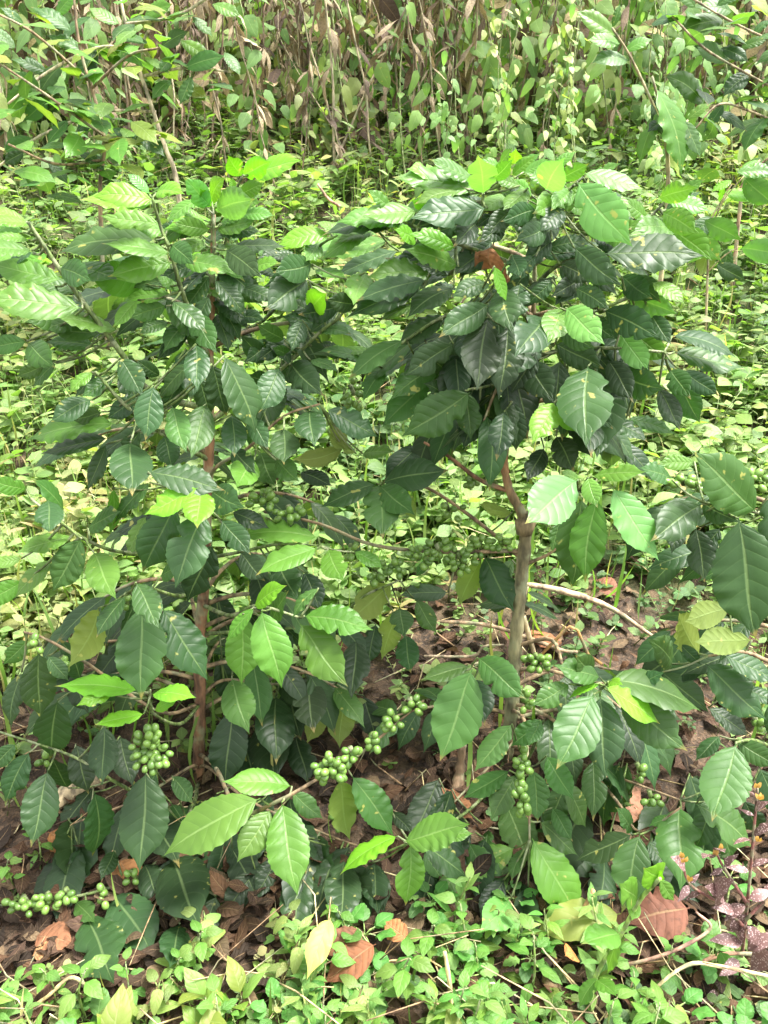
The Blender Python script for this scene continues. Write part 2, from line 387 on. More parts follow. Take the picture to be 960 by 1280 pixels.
P1.branch([(250, 420, -.02), (227, 363, -.05), (213, 313, -.06), (203, 290, -.06), (190, 247, -.07)], .005, 'g', """
192 250 118 247 .45 y -.02;187 243 159 218 .4 g;195 241 230 243 .4 y;190 255 103 250 .3 y;200 280 128 270 .4 l;195 300 77 317 .32 m -.03;213 317 130 305 .3 l;215 328 138 345 .45 l;
182 355 112 345 .6 l .02;215 368 155 378 .36 l;208 382 163 397 .5 m;215 377 257 415 .45 m -.03;172 375 142 408 .4 l;215 305 242 330 .7 m -.04;228 325 292 343 .42 l;230 365 195 345 .35 l;225 350 165 360 .3 m .04;
240 400 205 440 .45 m .03;238 390 270 440 .5 m .03""", -.05)
P1.branch([(267, 330, -.02), (267, 268, -.03)], .004, 'g', """
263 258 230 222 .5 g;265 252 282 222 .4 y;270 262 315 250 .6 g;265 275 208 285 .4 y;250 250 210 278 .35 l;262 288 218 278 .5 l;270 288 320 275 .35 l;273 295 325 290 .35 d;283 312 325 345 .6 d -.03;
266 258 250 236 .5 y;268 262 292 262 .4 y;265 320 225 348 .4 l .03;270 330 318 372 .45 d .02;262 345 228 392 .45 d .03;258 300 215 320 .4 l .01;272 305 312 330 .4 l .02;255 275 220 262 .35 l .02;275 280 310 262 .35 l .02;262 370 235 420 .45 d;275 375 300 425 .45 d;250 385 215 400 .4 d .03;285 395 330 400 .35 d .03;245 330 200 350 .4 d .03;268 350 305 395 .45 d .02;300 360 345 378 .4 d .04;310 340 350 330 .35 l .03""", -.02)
P1.branch([(275, 340, 0), (292, 250, -.01), (303, 220, -.02)], .0035, 'g', """
303 220 286 196 .7 y;313 217 374 201 .4 y;303 218 337 203 .6 y;298 243 330 230 .5 l;292 240 290 222 .5 y;300 268 342 270 .4 l;296 235 326 248 .4 l""", 0)
P1.branch([(300, 500, .02), (353, 460, .02), (400, 415, 0), (427, 393, -.02), (445, 345, -.02)], .0045, 'g', """
425 383 375 393 .5 d -.03;445 380 408 375 .6 d -.02;457 340 443 378 .7 l -.03;390 330 345 340 .7 d;385 350 335 385 .7 d -.01;385 385 407 368 .7 y .03;378 400 365 437 .6 d;400 413 437 418 .3 m;355 428 323 450 .5 d;
355 425 322 405 .5 m;362 455 402 492 .65 d -.02;388 450 422 465 .35 m;350 460 325 512 .6 d -.02;330 455 302 420 .5 d .03;405 400 360 375 .4 d .04;340 480 310 470 .5 d .03""", 0)
P1.branch([(330, 400, .06), (380, 333, .06), (410, 300, .05), (470, 285, .04)], .004, 'g', """
412 293 347 308 .4 y;413 290 462 290 .3 l;487 300 400 320 .27 l;400 300 383 325 .6 l;360 318 322 325 .4 d;393 337 432 347 .3 l;380 330 340 320 .4 d;345 345 310 330 .4 d;430 290 395 278 .35 l""", .06)
# middle left
P1.branch([(225, 555, -.05), (185, 530, -.1), (150, 500, -.12), (120, 465, -.12)], .005, 'g', """
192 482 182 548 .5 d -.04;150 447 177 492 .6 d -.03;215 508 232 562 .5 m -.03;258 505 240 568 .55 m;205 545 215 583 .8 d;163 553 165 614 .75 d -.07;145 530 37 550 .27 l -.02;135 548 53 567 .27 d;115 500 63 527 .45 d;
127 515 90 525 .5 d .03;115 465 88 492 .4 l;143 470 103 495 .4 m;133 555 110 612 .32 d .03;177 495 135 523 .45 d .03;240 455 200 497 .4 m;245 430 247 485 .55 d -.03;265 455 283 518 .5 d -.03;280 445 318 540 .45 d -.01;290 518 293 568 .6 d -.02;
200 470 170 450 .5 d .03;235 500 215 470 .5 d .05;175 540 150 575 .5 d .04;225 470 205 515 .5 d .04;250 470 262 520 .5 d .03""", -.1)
P1.branch([(275, 580, -.03), (310, 560, -.05), (355, 520, -.06), (400, 505, -.06)], .004, 'w', """
387 513 393 555 .85 d -.03;355 535 355 577 .8 d -.04;408 512 470 545 .45 d;325 565 342 604 .8 m;345 575 372 600 .7 m;375 590 414 607 .4 x .03;430 560 367 573 .35 o .04;445 567 410 540 .32 o .04;453 567 492 565 .35 l .05;318 575 297 607 .8 l -.04;
310 520 335 560 .5 d;330 515 312 560 .5 d .03;415 520 432 560 .4 o .04;290 560 318 590 .6 d""", -.06)
P1.branch([(240, 600, -.12), (215, 608, -.2), (250, 612, -.22)], .004, 'g', """
185 590 277 612 .36 d -.03;247 610 183 642 .4 y -.05;250 610 247 656 .8 y -.06;265 615 303 633 .65 d -.04;220 630 180 712 .5 d;255 640 222 727 .55 d -.02;265 680 235 750 .5 x .04;277 650 312 692 .5 d .03;142 610 137 667 .27 l .03;187 603 143 655 .28 m .02;
183 645 158 697 .32 l .05;205 640 190 690 .5 x .06;290 640 335 660 .45 x .06;300 690 330 725 .5 x .08""", -.2)
P1.branch([(215, 690, -.1), (150, 690, -.16), (100, 670, -.2), (40, 625, -.22)], .0045, 'g', """
60 625 63 664 .9 d;33 612 -12 600 .5 l;90 670 23 690 .32 l;102 673 67 737 .5 m -.03;67 700 20 747 .33 l;27 698 -12 708 .4 l;30 727 -22 752 .5 l;117 690 143 744 .6 l -.03;80 640 40 600 .3 m .03;110 660 150 640 .3 m .04""", -.2)
P1.branch([(225, 745, -.12), (185, 735, -.22), (160, 740, -.25)], .0045, 'g', """
177 757 177 864 .55 m -.03;170 728 197 782 .55 m -.06;203 760 257 847 .46 d;157 745 122 795 .35 d;123 760 87 832 .42 o;200 720 240 700 .35 m .04""", -.24)
P1.branch([(290, 770, -.1), (320, 757, -.18), (375, 772, -.2)], .0045, 'g', """
303 768 302 852 .5 l;327 763 350 852 .5 l -.03;380 770 463 787 .42 l -.02;375 780 430 852 .5 l;318 757 357 733 .35 y;290 848 310 912 .6 m .03;398 735 367 772 .28 m;318 760 285 800 .3 l;340 780 360 740 .3 m .04;300 780 318 830 .5 m .06""", -.2)
P1.branch([(300, 690, -.05), (350, 680, -.1), (400, 682, -.12)], .004, 'g', """
398 672 298 673 .27 l;397 685 323 718 .36 l -.03;410 687 428 724 .8 l -.02;443 690 478 710 .42 l;345 700 370 745 .7 x .05;380 715 400 760 .6 x .06;320 715 335 770 .6 x .06;360 730 310 760 .5 x .06""", -.12)
P1.branch([(225, 905, -.12), (190, 890, -.22), (188, 862, -.26)], .004, 'g', """
173 863 73 858 .27 y;140 868 97 882 .4 y;180 892 120 906 .32 y -.02;190 868 243 872 .3 y;193 888 225 870 .35 y;160 865 130 850 .3 l""", -.26)
P1.branch([(200, 890, -.1), (110, 830, -.2), (60, 800, -.22), (30, 790, -.22)], .004, 'w', """
48 815 50 895 .5 d;72 875 63 945 .5 d -.02;27 840 15 907 .36 d;60 820 85 850 .5 d;35 800 5 830 .5 m .04;90 840 110 890 .5 x .05;100 850 75 800 .4 x .06""", -.2)
P1.branch([(215, 1010, -.1), (140, 975, -.18), (90, 945, -.2), (0, 915, -.2)], .0045, 'g', """
130 907 128 975 .6 d;60 963 40 1052 .5 d -.03;37 940 7 1002 .45 d -.02;118 990 115 1067 .37 d .03;95 930 110 990 .5 x .05;150 920 165 980 .5 x .05;85 985 65 945 .4 x .05;20 930 -10 960 .5 d""", -.2)
P1.branch([(240, 1010, -.12), (200, 1075, -.2), (120, 1115, -.26), (0, 1132, -.28)], .005, 'g', """
182 965 175 1080 .5 d .02;143 1063 127 1098 .8 d;213 1073 247 1152 .6 x;143 1117 190 1195 .5 d;95 1127 117 1152 .6 m;107 1145 140 1224 .55 d -.03;225 1155 213 1205 .8 x .02;215 970 240 1003 .5 d .05;195 1090 235 1080 .5 x .03;
250 1090 285 1140 .5 x;180 1080 200 1130 .5 x .04;100 1060 90 1110 .4 x .05;270 1120 250 1180 .5 x .03""", -.22)
P1.branch([(270, 960, -.1), (300, 1015, -.25), (350, 1000, -.3), (395, 975, -.3), (440, 950, -.26), (530, 875, -.2)], .0045, 'w', """
325 998 210 1067 .42 l -.02;352 1003 370 1107 .56 l -.04;365 983 281 977 .36 l;338 1012 300 1072 .6 l -.02;365 990 402 1022 .5 m .02;400 1050 357 1152 .45 x .06;420 1060 395 1152 .45 x .08;350 1070 318 1120 .5 x .06;320 1090 278 1142 .5 x .05;
290 1060 320 1120 .5 x .06;440 970 490 1042 .42 m .02;425 975 437 1047 .42 o .05;380 1040 400 1090 .5 x .08""", -.28)
P1.branch([(280, 850, .02), (340, 855, .03), (420, 855, .05)], .004, 'w', """
290 885 283 977 .5 x;383 845 392 910 .7 x;345 870 345 947 .7 x;445 800 440 867 .6 x;430 870 425 932 .6 o;405 885 385 927 .6 o;360 855 375 920 .6 x .04;410 800 400 860 .6 x .05;330 900 345 975 .6 x .05;300 920 320 980 .5 x .05;
240 1000 265 1060 .5 x;370 920 385 980 .5 x;455 870 470 925 .5 x .06;275 820 290 880 .5 x .05;270 740 290 800 .5 x .05""", 0)
P1.branch([(400, 780, .03), (455, 745, .03), (500, 725, .03)], .004, 'g', """
490 730 440 772 .85 o;500 760 478 822 .42 o;507 793 513 837 .8 d;500 760 505 795 .8 d;470 780 460 830 .5 x .03;520 750 545 790 .5 m .04""", .02)
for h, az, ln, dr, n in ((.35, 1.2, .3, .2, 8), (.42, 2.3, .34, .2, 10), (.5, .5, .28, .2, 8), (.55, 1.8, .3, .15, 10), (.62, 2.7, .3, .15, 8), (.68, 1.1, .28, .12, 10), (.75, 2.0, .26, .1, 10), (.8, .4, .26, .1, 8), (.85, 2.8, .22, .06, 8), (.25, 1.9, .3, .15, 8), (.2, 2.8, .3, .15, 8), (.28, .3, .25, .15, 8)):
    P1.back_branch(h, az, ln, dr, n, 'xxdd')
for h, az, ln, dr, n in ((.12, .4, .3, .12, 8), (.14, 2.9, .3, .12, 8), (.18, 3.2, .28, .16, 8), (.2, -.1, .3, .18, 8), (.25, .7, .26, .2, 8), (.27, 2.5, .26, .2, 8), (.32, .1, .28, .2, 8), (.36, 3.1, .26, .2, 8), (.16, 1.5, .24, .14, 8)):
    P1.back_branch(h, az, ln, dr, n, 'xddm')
for c in ((188, 938, 25, 29, 40, -.27), (30, 1132, 24, 14, 15, -.29), (60, 1128, 20, 13, 11, -.29), (83, 1122, 14, 10, 6, -.28), (128, 1120, 9, 15, 4, -.25), (165, 1100, 10, 14, 4, -.22), (43, 806, 11, 10, 4, -.24), (78, 832, 18, 11, 7, -.22), (155, 755, 12, 10, 3, -.12),
          (332, 626, 22, 14, 13, -.06), (362, 642, 24, 12, 13, -.06), (440, 490, 18, 26, 10, .04), (55, 950, 10, 9, 4, -.18), (412, 962, 22, 19, 20, -.3), (440, 946, 16, 12, 9, -.28), (468, 928, 12, 12, 6, -.26), (492, 903, 14, 14, 9, -.23), (515, 884, 15, 15, 9, -.22), (425, 1025, 14, 12, 5, -.2)):
    P1.cluster(*c)

def droop(n, x0, x1, y0, y1, keys):
    out = []
    for _ in range(n):
        x, y = random.uniform(x0, x1), random.uniform(y0, y1); out.append('%.0f %.0f %.0f %.0f %.2f %s %.2f' % (x, y, x + random.uniform(-45, 45), y + random.uniform(55, 95), random.uniform(.36, .5), random.choice(keys), random.uniform(-.02, .1)))
    return ';'.join(out)
P1.branch([(262, 960, -.05), (310, 1000, -.12), (400, 1040, -.16), (455, 1060, -.18)], .004, 'w', droop(17, 270, 470, 985, 1085, 'xxd'), -.16)
P1.branch([(235, 960, -.05), (170, 1000, -.1), (90, 1030, -.14)], .004, 'w', droop(11, 60, 240, 960, 1080, 'xxd'), -.12)
# ================================================================== RIGHT PLANT
P2 = Plant((632, 945), 'dense coffee plant right of centre with bare forked greenish trunk below its crown',
           [(640, 880, 0), (645, 800, 0), (652, 720, 0), (656, 655, 0), (636, 610, 0), (631, 565, .01), (648, 510, .02), (663, 430, .02), (668, 330, .02), (655, 230, .0)], [.0145, .0135, .013, .0115, .0075, .0065, .006, .004, .003], [(.16, .15, .085), (.19, .18, .10), (.2, .18, .1), (.24, .19, .1), (.32, .17, .085), (.26, .14, .07), (.16, .13, .06), (.12, .14, .05)])
P2.branch([(666, 290, 0), (610, 262, -.04), (603, 240, -.05)], .005, 'g', """
605 242 598 198 .78 g -.05;593 225 538 200 .32 l;597 235 495 222 .32 l .02;600 243 543 235 .42 l;603 252 533 248 .27 l;608 260 516 273 .42 d -.03;600 272 543 292 .5 d -.02;595 280 568 307 .6 x;630 280 600 302 .6 d -.03;644 205 645 186 .5 y;
615 225 640 200 .5 l;640 220 668 195 .5 l;625 240 660 250 .4 l;630 215 600 200 .3 l .02;650 232 615 222 .4 l -.02;655 215 690 200 .4 l;640 245 600 265 .4 l .02;660 235 630 262 .45 l -.02;575 240 520 255 .3 l .03;560 225 510 212 .3 y .03;640 262 610 292 .5 d;585 262 550 270 .35 l .02;625 208 640 185 .4 l;560 250 505 262 .3 l .04""", -.05)
P2.branch([(640, 330, 0), (560, 300, -.04), (500, 275, -.05)], .005, 'g', """
490 262 460 238 .4 l;535 258 515 250 .5 y;522 265 450 270 .36 l;500 275 423 278 .32 l;570 310 512 293 .42 y -.04;520 303 493 287 .4 y -.02;573 333 508 312 .4 l -.03;545 340 462 346 .42 l -.02;533 350 448 376 .36 d;520 383 476 401 .32 l;
567 360 511 396 .42 d -.02;613 355 565 371 .42 d -.03;555 300 500 310 .4 d .03;560 345 520 330 .4 d .04;470 290 420 305 .3 l .03""", -.06)
P2.branch([(650, 390, 0), (570, 390, -.05), (500, 430, -.07), (440, 470, -.08)], .0045, 'g', """
560 395 498 432 .4 d;505 425 438 472 .33 m;610 380 553 419 .5 d -.05;610 397 597 482 .55 x -.05;635 410 624 494 .5 x -.05;567 430 508 468 .5 d -.02;550 453 491 498 .42 m;590 440 550 500 .5 x .02;625 360 641 414 .7 d -.08;640 318 650 345 .85 d -.08;
618 333 633 376 .36 y -.1;580 410 540 455 .5 d .03;600 460 570 520 .5 x .04;470 440 420 440 .25 l .02;455 450 400 440 .3 m .03;480 460 455 500 .4 m .05""", -.06)
P2.branch([(672, 300, 0), (700, 250, -.05), (728, 222, -.06)], .005, 'g', """
682 237 704 200 .7 g -.03;730 217 802 236 .32 g;722 228 785 302 .52 g -.05;700 250 668 266 .7 l;725 255 698 258 .5 l;670 262 628 276 .5 d;685 283 646 301 .6 d -.02;755 317 875 320 .4 d -.04;718 310 773 354 .5 d -.05;683 310 740 303 .4 d;
700 225 735 205 .5 l;735 225 775 205 .3 l;710 240 745 262 .4 l;690 300 655 330 .5 d -.02;700 330 745 350 .5 x;670 320 640 350 .5 d -.03;660 250 690 275 .5 l .02;730 270 760 300 .5 l .03;690 215 720 190 .4 l;745 240 790 260 .35 l .02;735 250 780 285 .4 l .02;705 262 675 290 .5 d -.02;690 232 655 215 .4 l;760 300 800 275 .4 l .03;740 290 790 330 .4 d .03;665 245 640 225 .4 l .02;715 235 690 262 .5 l -.01""", -.06)
P2.branch([(700, 330, 0), (770, 300, -.03), (810, 273, -.04), (835, 248, -.05)], .0045, 'g', """
823 248 870 234 .5 l;833 250 885 263 .42 g;828 265 873 292 .5 l;847 285 787 287 .36 l -.02;810 275 780 250 .4 l;845 250 880 225 .4 l .03""", -.04)
P2.branch([(690, 400, -.02), (740, 390, -.08), (790, 370, -.1), (820, 355, -.1)], .0045, 'g', """
777 345 813 372 .6 d;785 370 843 391 .5 g;815 353 855 380 .42 l;755 388 820 420 .52 d -.02;813 393 838 429 .5 d;700 385 686 425 .8 l -.1;707 385 752 427 .6 g -.1;680 397 646 442 .72 d -.1;697 410 742 434 .5 d -.05;740 400 768 422 .5 d;650 355 645 400 .7 d -.06;
720 360 760 385 .5 d;730 345 690 370 .5 x;690 350 660 380 .5 d""", -.1)
P2.branch([(690, 440, -.02), (760, 435, -.1), (830, 440, -.12)], .0045, 'g', """
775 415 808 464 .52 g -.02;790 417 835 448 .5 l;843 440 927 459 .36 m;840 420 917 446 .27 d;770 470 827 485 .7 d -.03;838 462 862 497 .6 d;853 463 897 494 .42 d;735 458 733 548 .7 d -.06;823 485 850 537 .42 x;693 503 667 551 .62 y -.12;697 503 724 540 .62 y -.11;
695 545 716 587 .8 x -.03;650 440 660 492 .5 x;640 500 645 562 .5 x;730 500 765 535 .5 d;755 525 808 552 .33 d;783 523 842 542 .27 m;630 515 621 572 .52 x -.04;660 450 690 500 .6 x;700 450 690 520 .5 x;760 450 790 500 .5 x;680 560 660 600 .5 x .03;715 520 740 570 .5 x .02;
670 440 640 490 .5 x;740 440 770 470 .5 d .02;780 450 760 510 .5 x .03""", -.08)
P2.branch([(640, 480, -.02), (585, 487, -.1)], .0045, 'g', """
588 490 506 543 .5 m;582 488 588 547 .5 m -.02;600 500 580 560 .5 x .03;610 520 625 575 .5 x .05;560 500 530 480 .4 d .04;570 470 540 450 .5 d .03""", -.1)
P2.branch([(600, 600, .02), (560, 570, .02), (530, 553, .02)], .005, 'r', """
545 560 530 590 .4 m .02""", .02)
P2.branch([(620, 670, .03), (560, 625, .03), (520, 605, .03), (478, 603, .0)], .0045, 'w', """
475 605 478 667 .8 m -.05;475 607 515 641 .62 m -.03;478 603 558 588 .42 d -.04;470 605 403 633 .36 d -.02;640 640 600 630 .3 o .03;500 610 520 650 .4 o .03""", 0)
P2.branch([(650, 690, .0), (560, 690, .0), (470, 682, .0), (400, 655, .02), (330, 640, .03)], .005, 'w', """
605 695 640 760 .55 d .03;600 700 575 755 .45 o .04;560 740 500 745 .36 d .05;540 700 520 720 .4 m .05;640 700 625 730 .5 m .04""", 0)
# front cluster right of the trunk
P2.branch([(690, 640, -.08), (722, 612, -.2)], .0045, 'g', """
722 600 664 648 .78 g -.03;735 597 746 632 .72 l -.05;740 595 805 590 .27 l;728 622 714 730 .46 m;747 622 732 724 .4 l -.01;765 610 821 697 .42 g -.02;725 600 700 590 .4 l;700 650 690 690 .4 m .06""", -.22)
P2.branch([(690, 690, -.03), (720, 660, -.04)], .004, 'w', "705 620 690 650 .4 m .1", -.02)
P2.branch([(690, 800, -.05), (710, 845, -.2), (758, 855, -.3)], .0045, 'w', """
750 847 693 832 .42 m;712 855 666 881 .5 m;742 868 699 954 .56 m -.03;750 870 757 967 .52 d;760 850 872 888 .32 m;773 872 853 934 .5 m;750 855 711 874 .22 y -.03;757 858 822 903 .3 y -.04;760 852 778 856 .4 y -.03;740 850 720 820 .4 m .04;
790 860 830 840 .4 d .04;800 880 850 900 .4 d .04""", -.3)
P2.branch([(640, 860, -.08), (612, 830, -.15), (590, 830, -.22)], .0045, 'w', """
590 837 553 942 .52 m -.02;597 822 653 870 .56 m -.02;593 848 605 902 .7 x .03;587 833 528 849 .36 m;575 840 560 870 .5 x .05""", -.22)
P2.branch([(655, 900, -.1), (660, 960, -.22), (662, 1050, -.3)], .0045, 'w', """
665 1048 721 1150 .46 l -.03;675 1027 720 1067 .42 m;643 1060 575 1097 .42 l;650 1085 604 1117 .45 m;650 1100 655 1202 .42 x;670 1090 708 1152 .45 x .03;638 1125 602 1162 .72 g -.02;667 962 672 1024 .52 m;683 945 716 997 .52 m;705 980 731 1032 .37 m .04;
640 905 595 962 .42 m;637 963 581 997 .37 m;645 968 616 1022 .52 m;680 900 640 932 .5 m;675 900 661 932 .5 m;655 1060 640 1100 .4 m;690 1010 715 1050 .5 m .04;630 1100 600 1150 .5 x .05;660 1110 640 1180 .4 x .04""", -.27)
P2.branch([(600, 1000, -.15), (545, 1040, -.28), (512, 1053, -.32)], .004, 'g', """
505 1052 584 1031 .46 l -.02;497 1045 428 1092 .3 y;513 1055 507 1129 .47 l -.03;527 1053 581 1095 .42 d;550 1045 590 1042 .45 l;530 1065 552 1100 .5 m .02;430 1075 425 1152 .6 x .04;490 1015 515 1040 .5 x .05;570 1090 545 1130 .5 m .03;540 1080 520 1150 .4 x .06;460 1080 480 1140 .5 x .06""", -.32)
P2.branch([(720, 950, -.1), (770, 1000, -.2), (800, 1040, -.25), (850, 1010, -.28)], .004, 'w', """
790 1043 722 1075 .42 d;800 1043 779 1132 .56 m -.02;850 1008 850 1102 .72 m;840 1020 812 1032 .4 m;790 1040 770 1010 .4 m .03;810 1050 840 1100 .4 d .03""", -.27)
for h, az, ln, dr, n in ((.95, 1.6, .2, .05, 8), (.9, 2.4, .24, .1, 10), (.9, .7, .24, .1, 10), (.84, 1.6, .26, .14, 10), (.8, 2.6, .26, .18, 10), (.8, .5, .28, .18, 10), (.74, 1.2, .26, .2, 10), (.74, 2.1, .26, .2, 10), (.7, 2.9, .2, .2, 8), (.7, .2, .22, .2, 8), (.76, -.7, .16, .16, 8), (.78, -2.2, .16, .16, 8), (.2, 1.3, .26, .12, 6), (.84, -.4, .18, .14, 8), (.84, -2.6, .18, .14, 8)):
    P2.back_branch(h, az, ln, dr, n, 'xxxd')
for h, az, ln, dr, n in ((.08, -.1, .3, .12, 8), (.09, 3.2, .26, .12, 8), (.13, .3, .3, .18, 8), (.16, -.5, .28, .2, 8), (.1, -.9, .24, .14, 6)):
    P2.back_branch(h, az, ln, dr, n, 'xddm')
for c in ((468, 715, 18, 18, 11, -.02), (495, 708, 20, 14, 10, -.02), (522, 698, 20, 17, 13, -.02), (548, 690, 20, 17, 13, -.02), (575, 700, 22, 18, 14, -.02), (600, 684, 20, 15, 11, -.01), (628, 678, 18, 13, 8, 0), (440, 690, 10, 12, 5, -.01), (590, 605, 11, 12, 5, .03), (560, 638, 24, 15, 9, .03), (622, 612, 6, 10, 3, .01), (525, 525, 10, 8, 4, .04),
          (672, 828, 18, 14, 15, -.16), (657, 880, 10, 16, 6, -.2), (652, 960, 10, 18, 9, -.31), (652, 1000, 11, 24, 14, -.33), (655, 930, 9, 14, 5, -.24), (815, 1000, 14, 9, 5, -.24), (640, 730, 12, 10, 3, .02), (800, 965, 8, 10, 3, -.22)):
    P2.cluster(*c)
# knot and cut stub at the fork
mb = MB(); k0 = at(656, 655, P2.Y); tube(mb, [k0 + (0, 0, -.02), k0, k0 + (.012, -.004, .02)], [.016, .019, .013], (.26, .2, .11), 9, .1); mb.build('cut_stub', M_BARK, P2.root, P2.base)

P2.branch([(640, 930, -.05), (590, 980, -.12), (540, 1030, -.18)], .004, 'w', droop(10, 500, 640, 960, 1090, 'xxdm'), -.18)
P2.branch([(655, 930, -.05), (740, 960, -.12), (850, 1000, -.18)], .004, 'w', droop(15, 670, 900, 930, 1080, 'xddm'), -.16)
# ================================================================== PLANT AT THE RIGHT EDGE
P3 = Plant((1010, 990), 'coffee plant cut off by the right edge, with large quilted dark leaves',
           [(1005, 900, 0), (1000, 800, -.02), (1000, 700, -.03), (1000, 600, -.03)], [.014, .012, .009, .006], (.2, .15, .09), Y=P2.Y - .02)
P3.branch([(970, 650, -.1), (945, 640, -.15), (880, 628, -.18)], .005, 'g', """
923 648 943 787 .52 d -.06;945 640 868 567 .47 m -.02;877 630 818 673 .56 d;878 628 922 652 .6 d;870 660 880 722 .6 x .04;868 577 823 580 .42 l .03;960 655 958 720 .4 d;840 600 800 585 .35 m .05;850 650 840 690 .5 x .06;905 640 925 620 .4 l;900 570 930 600 .4 m .05;
960 620 985 700 .5 d;900 660 870 700 .5 x .06""", -.16)
P3.branch([(975, 830, -.1), (930, 815, -.16), (885, 820, -.18)], .005, 'w', """
940 800 871 802 .47 o;912 760 858 776 .52 o .03;875 818 850 768 .4 o .05;882 830 955 897 .47 d -.03;905 818 970 852 .37 d -.02;828 840 882 887 .5 d;850 805 875 830 .5 d .04;885 885 935 920 .4 x .03;960 880 985 930 .5 d;840 830 810 800 .4 m .05;930 860 975 880 .4 d .04""", -.16)
P3.branch([(975, 930, -.12), (940, 925, -.2), (920, 928, -.24)], .005, 'g', """
920 930 893 1017 .66 m -.02;920 925 970 957 .5 m;870 1005 937 1057 .42 m;880 990 930 1000 .4 m .04;900 920 870 950 .4 d .05;950 960 975 1020 .5 d .03;890 1010 870 1060 .5 d .04;930 1000 950 1040 .5 x .05""", -.24)
for h, az, ln, dr, n in ((.9, 2.6, .25, .15, 8), (.7, 2.2, .25, .15, 8), (.5, 2.8, .25, .15, 8), (.35, 2.4, .25, .12, 8)): P3.back_branch(h, az, ln, dr, n, 'xdd')
for c in ((855, 603, 22, 11, 8, -.1), (940, 600, 20, 15, 9, -.1), (947, 905, 10, 8, 4, -.16), (880, 612, 12, 9, 4, -.1)): P3.cluster(*c)

DOUBLE = False
# ================================================================== GROUND
gx = np.concatenate([np.linspace(-14, -3, 12)[:-1], np.linspace(-3, 3, 121), np.linspace(3, 14, 12)[1:]])
gy = np.concatenate([np.linspace(-6, .4, 12)[:-1], np.linspace(.4, 5, 116), np.linspace(5, 30, 40)[1:]])
X, Yg = np.meshgrid(gx, gy); Z = ground_z(X, Yg) - .004 + RNG.normal(size=X.shape)*.006*((Yg < 5) & (abs(X) < 3))
mb = MB(); n = len(gx); i = (np.arange(len(gy) - 1)[:, None]*n + np.arange(n - 1)[None]).ravel()
mb.add(np.stack([X.ravel(), Yg.ravel(), Z.ravel()], 1), np.stack([i, i+1, i+n+1, i+n], 1), np.zeros((X.size, 3)), np.ones((X.size, 4)))
tag(mb.build('ground', M_SOIL), kind='structure')

def shade_zone(x, y):
    """1 where bare litter lies under the coffee plants, 0 on the overgrown slope"""
    w = .08*np.sin(9*x + 2) + .06*np.sin(23*x)
    front = 1/(1 + np.exp(-(y - .93 - w*.4)/.03)); back = 1/(1 + np.exp((y - (1.72 + .28*(x > .05)) - w)/.07))
    return front*back
def field(nn, y0, y1, power=1.6, pad=.55):
    """random ground points in the wedge in front of the camera, spread evenly as seen"""
    q = RNG.uniform(size=nn); e = 1 - power
    y = (y0**e + q*(y1**e - y0**e))**(1/e); dep = y*.93 + .35
    x = RNG.uniform(-1, 1, nn)*(dep*.5 + pad); return x, y
def clumps(mb_l, mb_s, x, y, h, nl, size, cols, kind, stem=True, spreadr=.5):
    Bs, As, Ns, Ls, Ts = [], [], [], [], []
    for k in range(len(x)):
        b = np.array([x[k], y[k], ground_z(x[k], y[k])]); lean = np.array([RNG.normal()*.3, RNG.normal()*.3 - .05, 1.]); top = b + lean*h[k]
        f = (np.sin(2.7*x[k] + 1.9*y[k]) + np.sin(5.3*x[k] - 3.1*y[k]) + RNG.normal()*.8)*.18 + .5
        base = cols[int(np.clip(f, 0, .999)*len(cols))]
        if stem: tube(mb_s, [b - (0, 0, .01), (b + top)/2 + RNG.normal(size=3)*.01*h[k]*4, top], [.0025*size[k]/.05, .001], (.14, .2, .05), 3)
        m = nl[k]; t = np.linspace(.25, 1, m); az = np.arange(m)*2.4 + RNG.uniform(0, 6)
        r = np.stack([np.cos(az), np.sin(az), RNG.uniform(-.25, .6, m)], 1)
        Bs.append(b + lean*h[k]*t[:, None]); As.append(r); Ns.append(np.stack([RNG.normal(size=m)*.35, RNG.normal(size=m)*.35 - .25, np.ones(m)], 1))
        Ls.append(size[k]*RNG.uniform(.6, 1.2, m)); Ts.append(np.array(base)*RNG.uniform(.7, 1.35, (m, 1))*RNG.uniform(.9, 1.1, (m, 3)))
    B = np.concatenate(Bs); A = np.concatenate(As); N = np.concatenate(Ns); L = np.concatenate(Ls); T = np.concatenate(Ts)
    leaves(mb_l, B, A, N, L, L*{'ovate': .30, 'round': .42, 'heart': .42, 'lance': .13}[kind], T, kind, 2, 5, .06, .25, .12, 2.)
G1, G2, G3, G4, G5 = (.15, .23, .07), (.11, .185, .06), (.20, .275, .095), (.26, .275, .115), (.08, .145, .055)
def grow(name, nn, y0, y1, power, kind, hr, nlr, sr, cols, keep_shade, lowgap=1.0, stem=True):
    x, y = field(nn, y0, y1, power); s = shade_zone(x, y)
    patch = .5 + .5*np.sin(3.1*x + 1.7*y + 4*np.sin(1.3*y))
    ok = RNG.uniform(size=nn) < (1 - s + s*keep_shade)*(1 - lowgap*.6 + lowgap*.6*patch); x, y = x[ok], y[ok]; nn = len(x)
    a, b = MB(), MB(); far = np.interp(y, [1, 2.5, 6], [.8, 1.0, 1.5])*(1 - .4*shade_zone(x, y))
    clumps(a, b, x, y, RNG.uniform(*hr, nn)*far, RNG.integers(*nlr, nn), RNG.uniform(*sr, nn)*far, cols, kind, stem)
    o = a.build(name, M_WEED); tag(o, kind='stuff')
    if b.n:
        s_ = b.build('weed_stems', M_STEM, o); s_['kind'] = 'stuff'
    return o
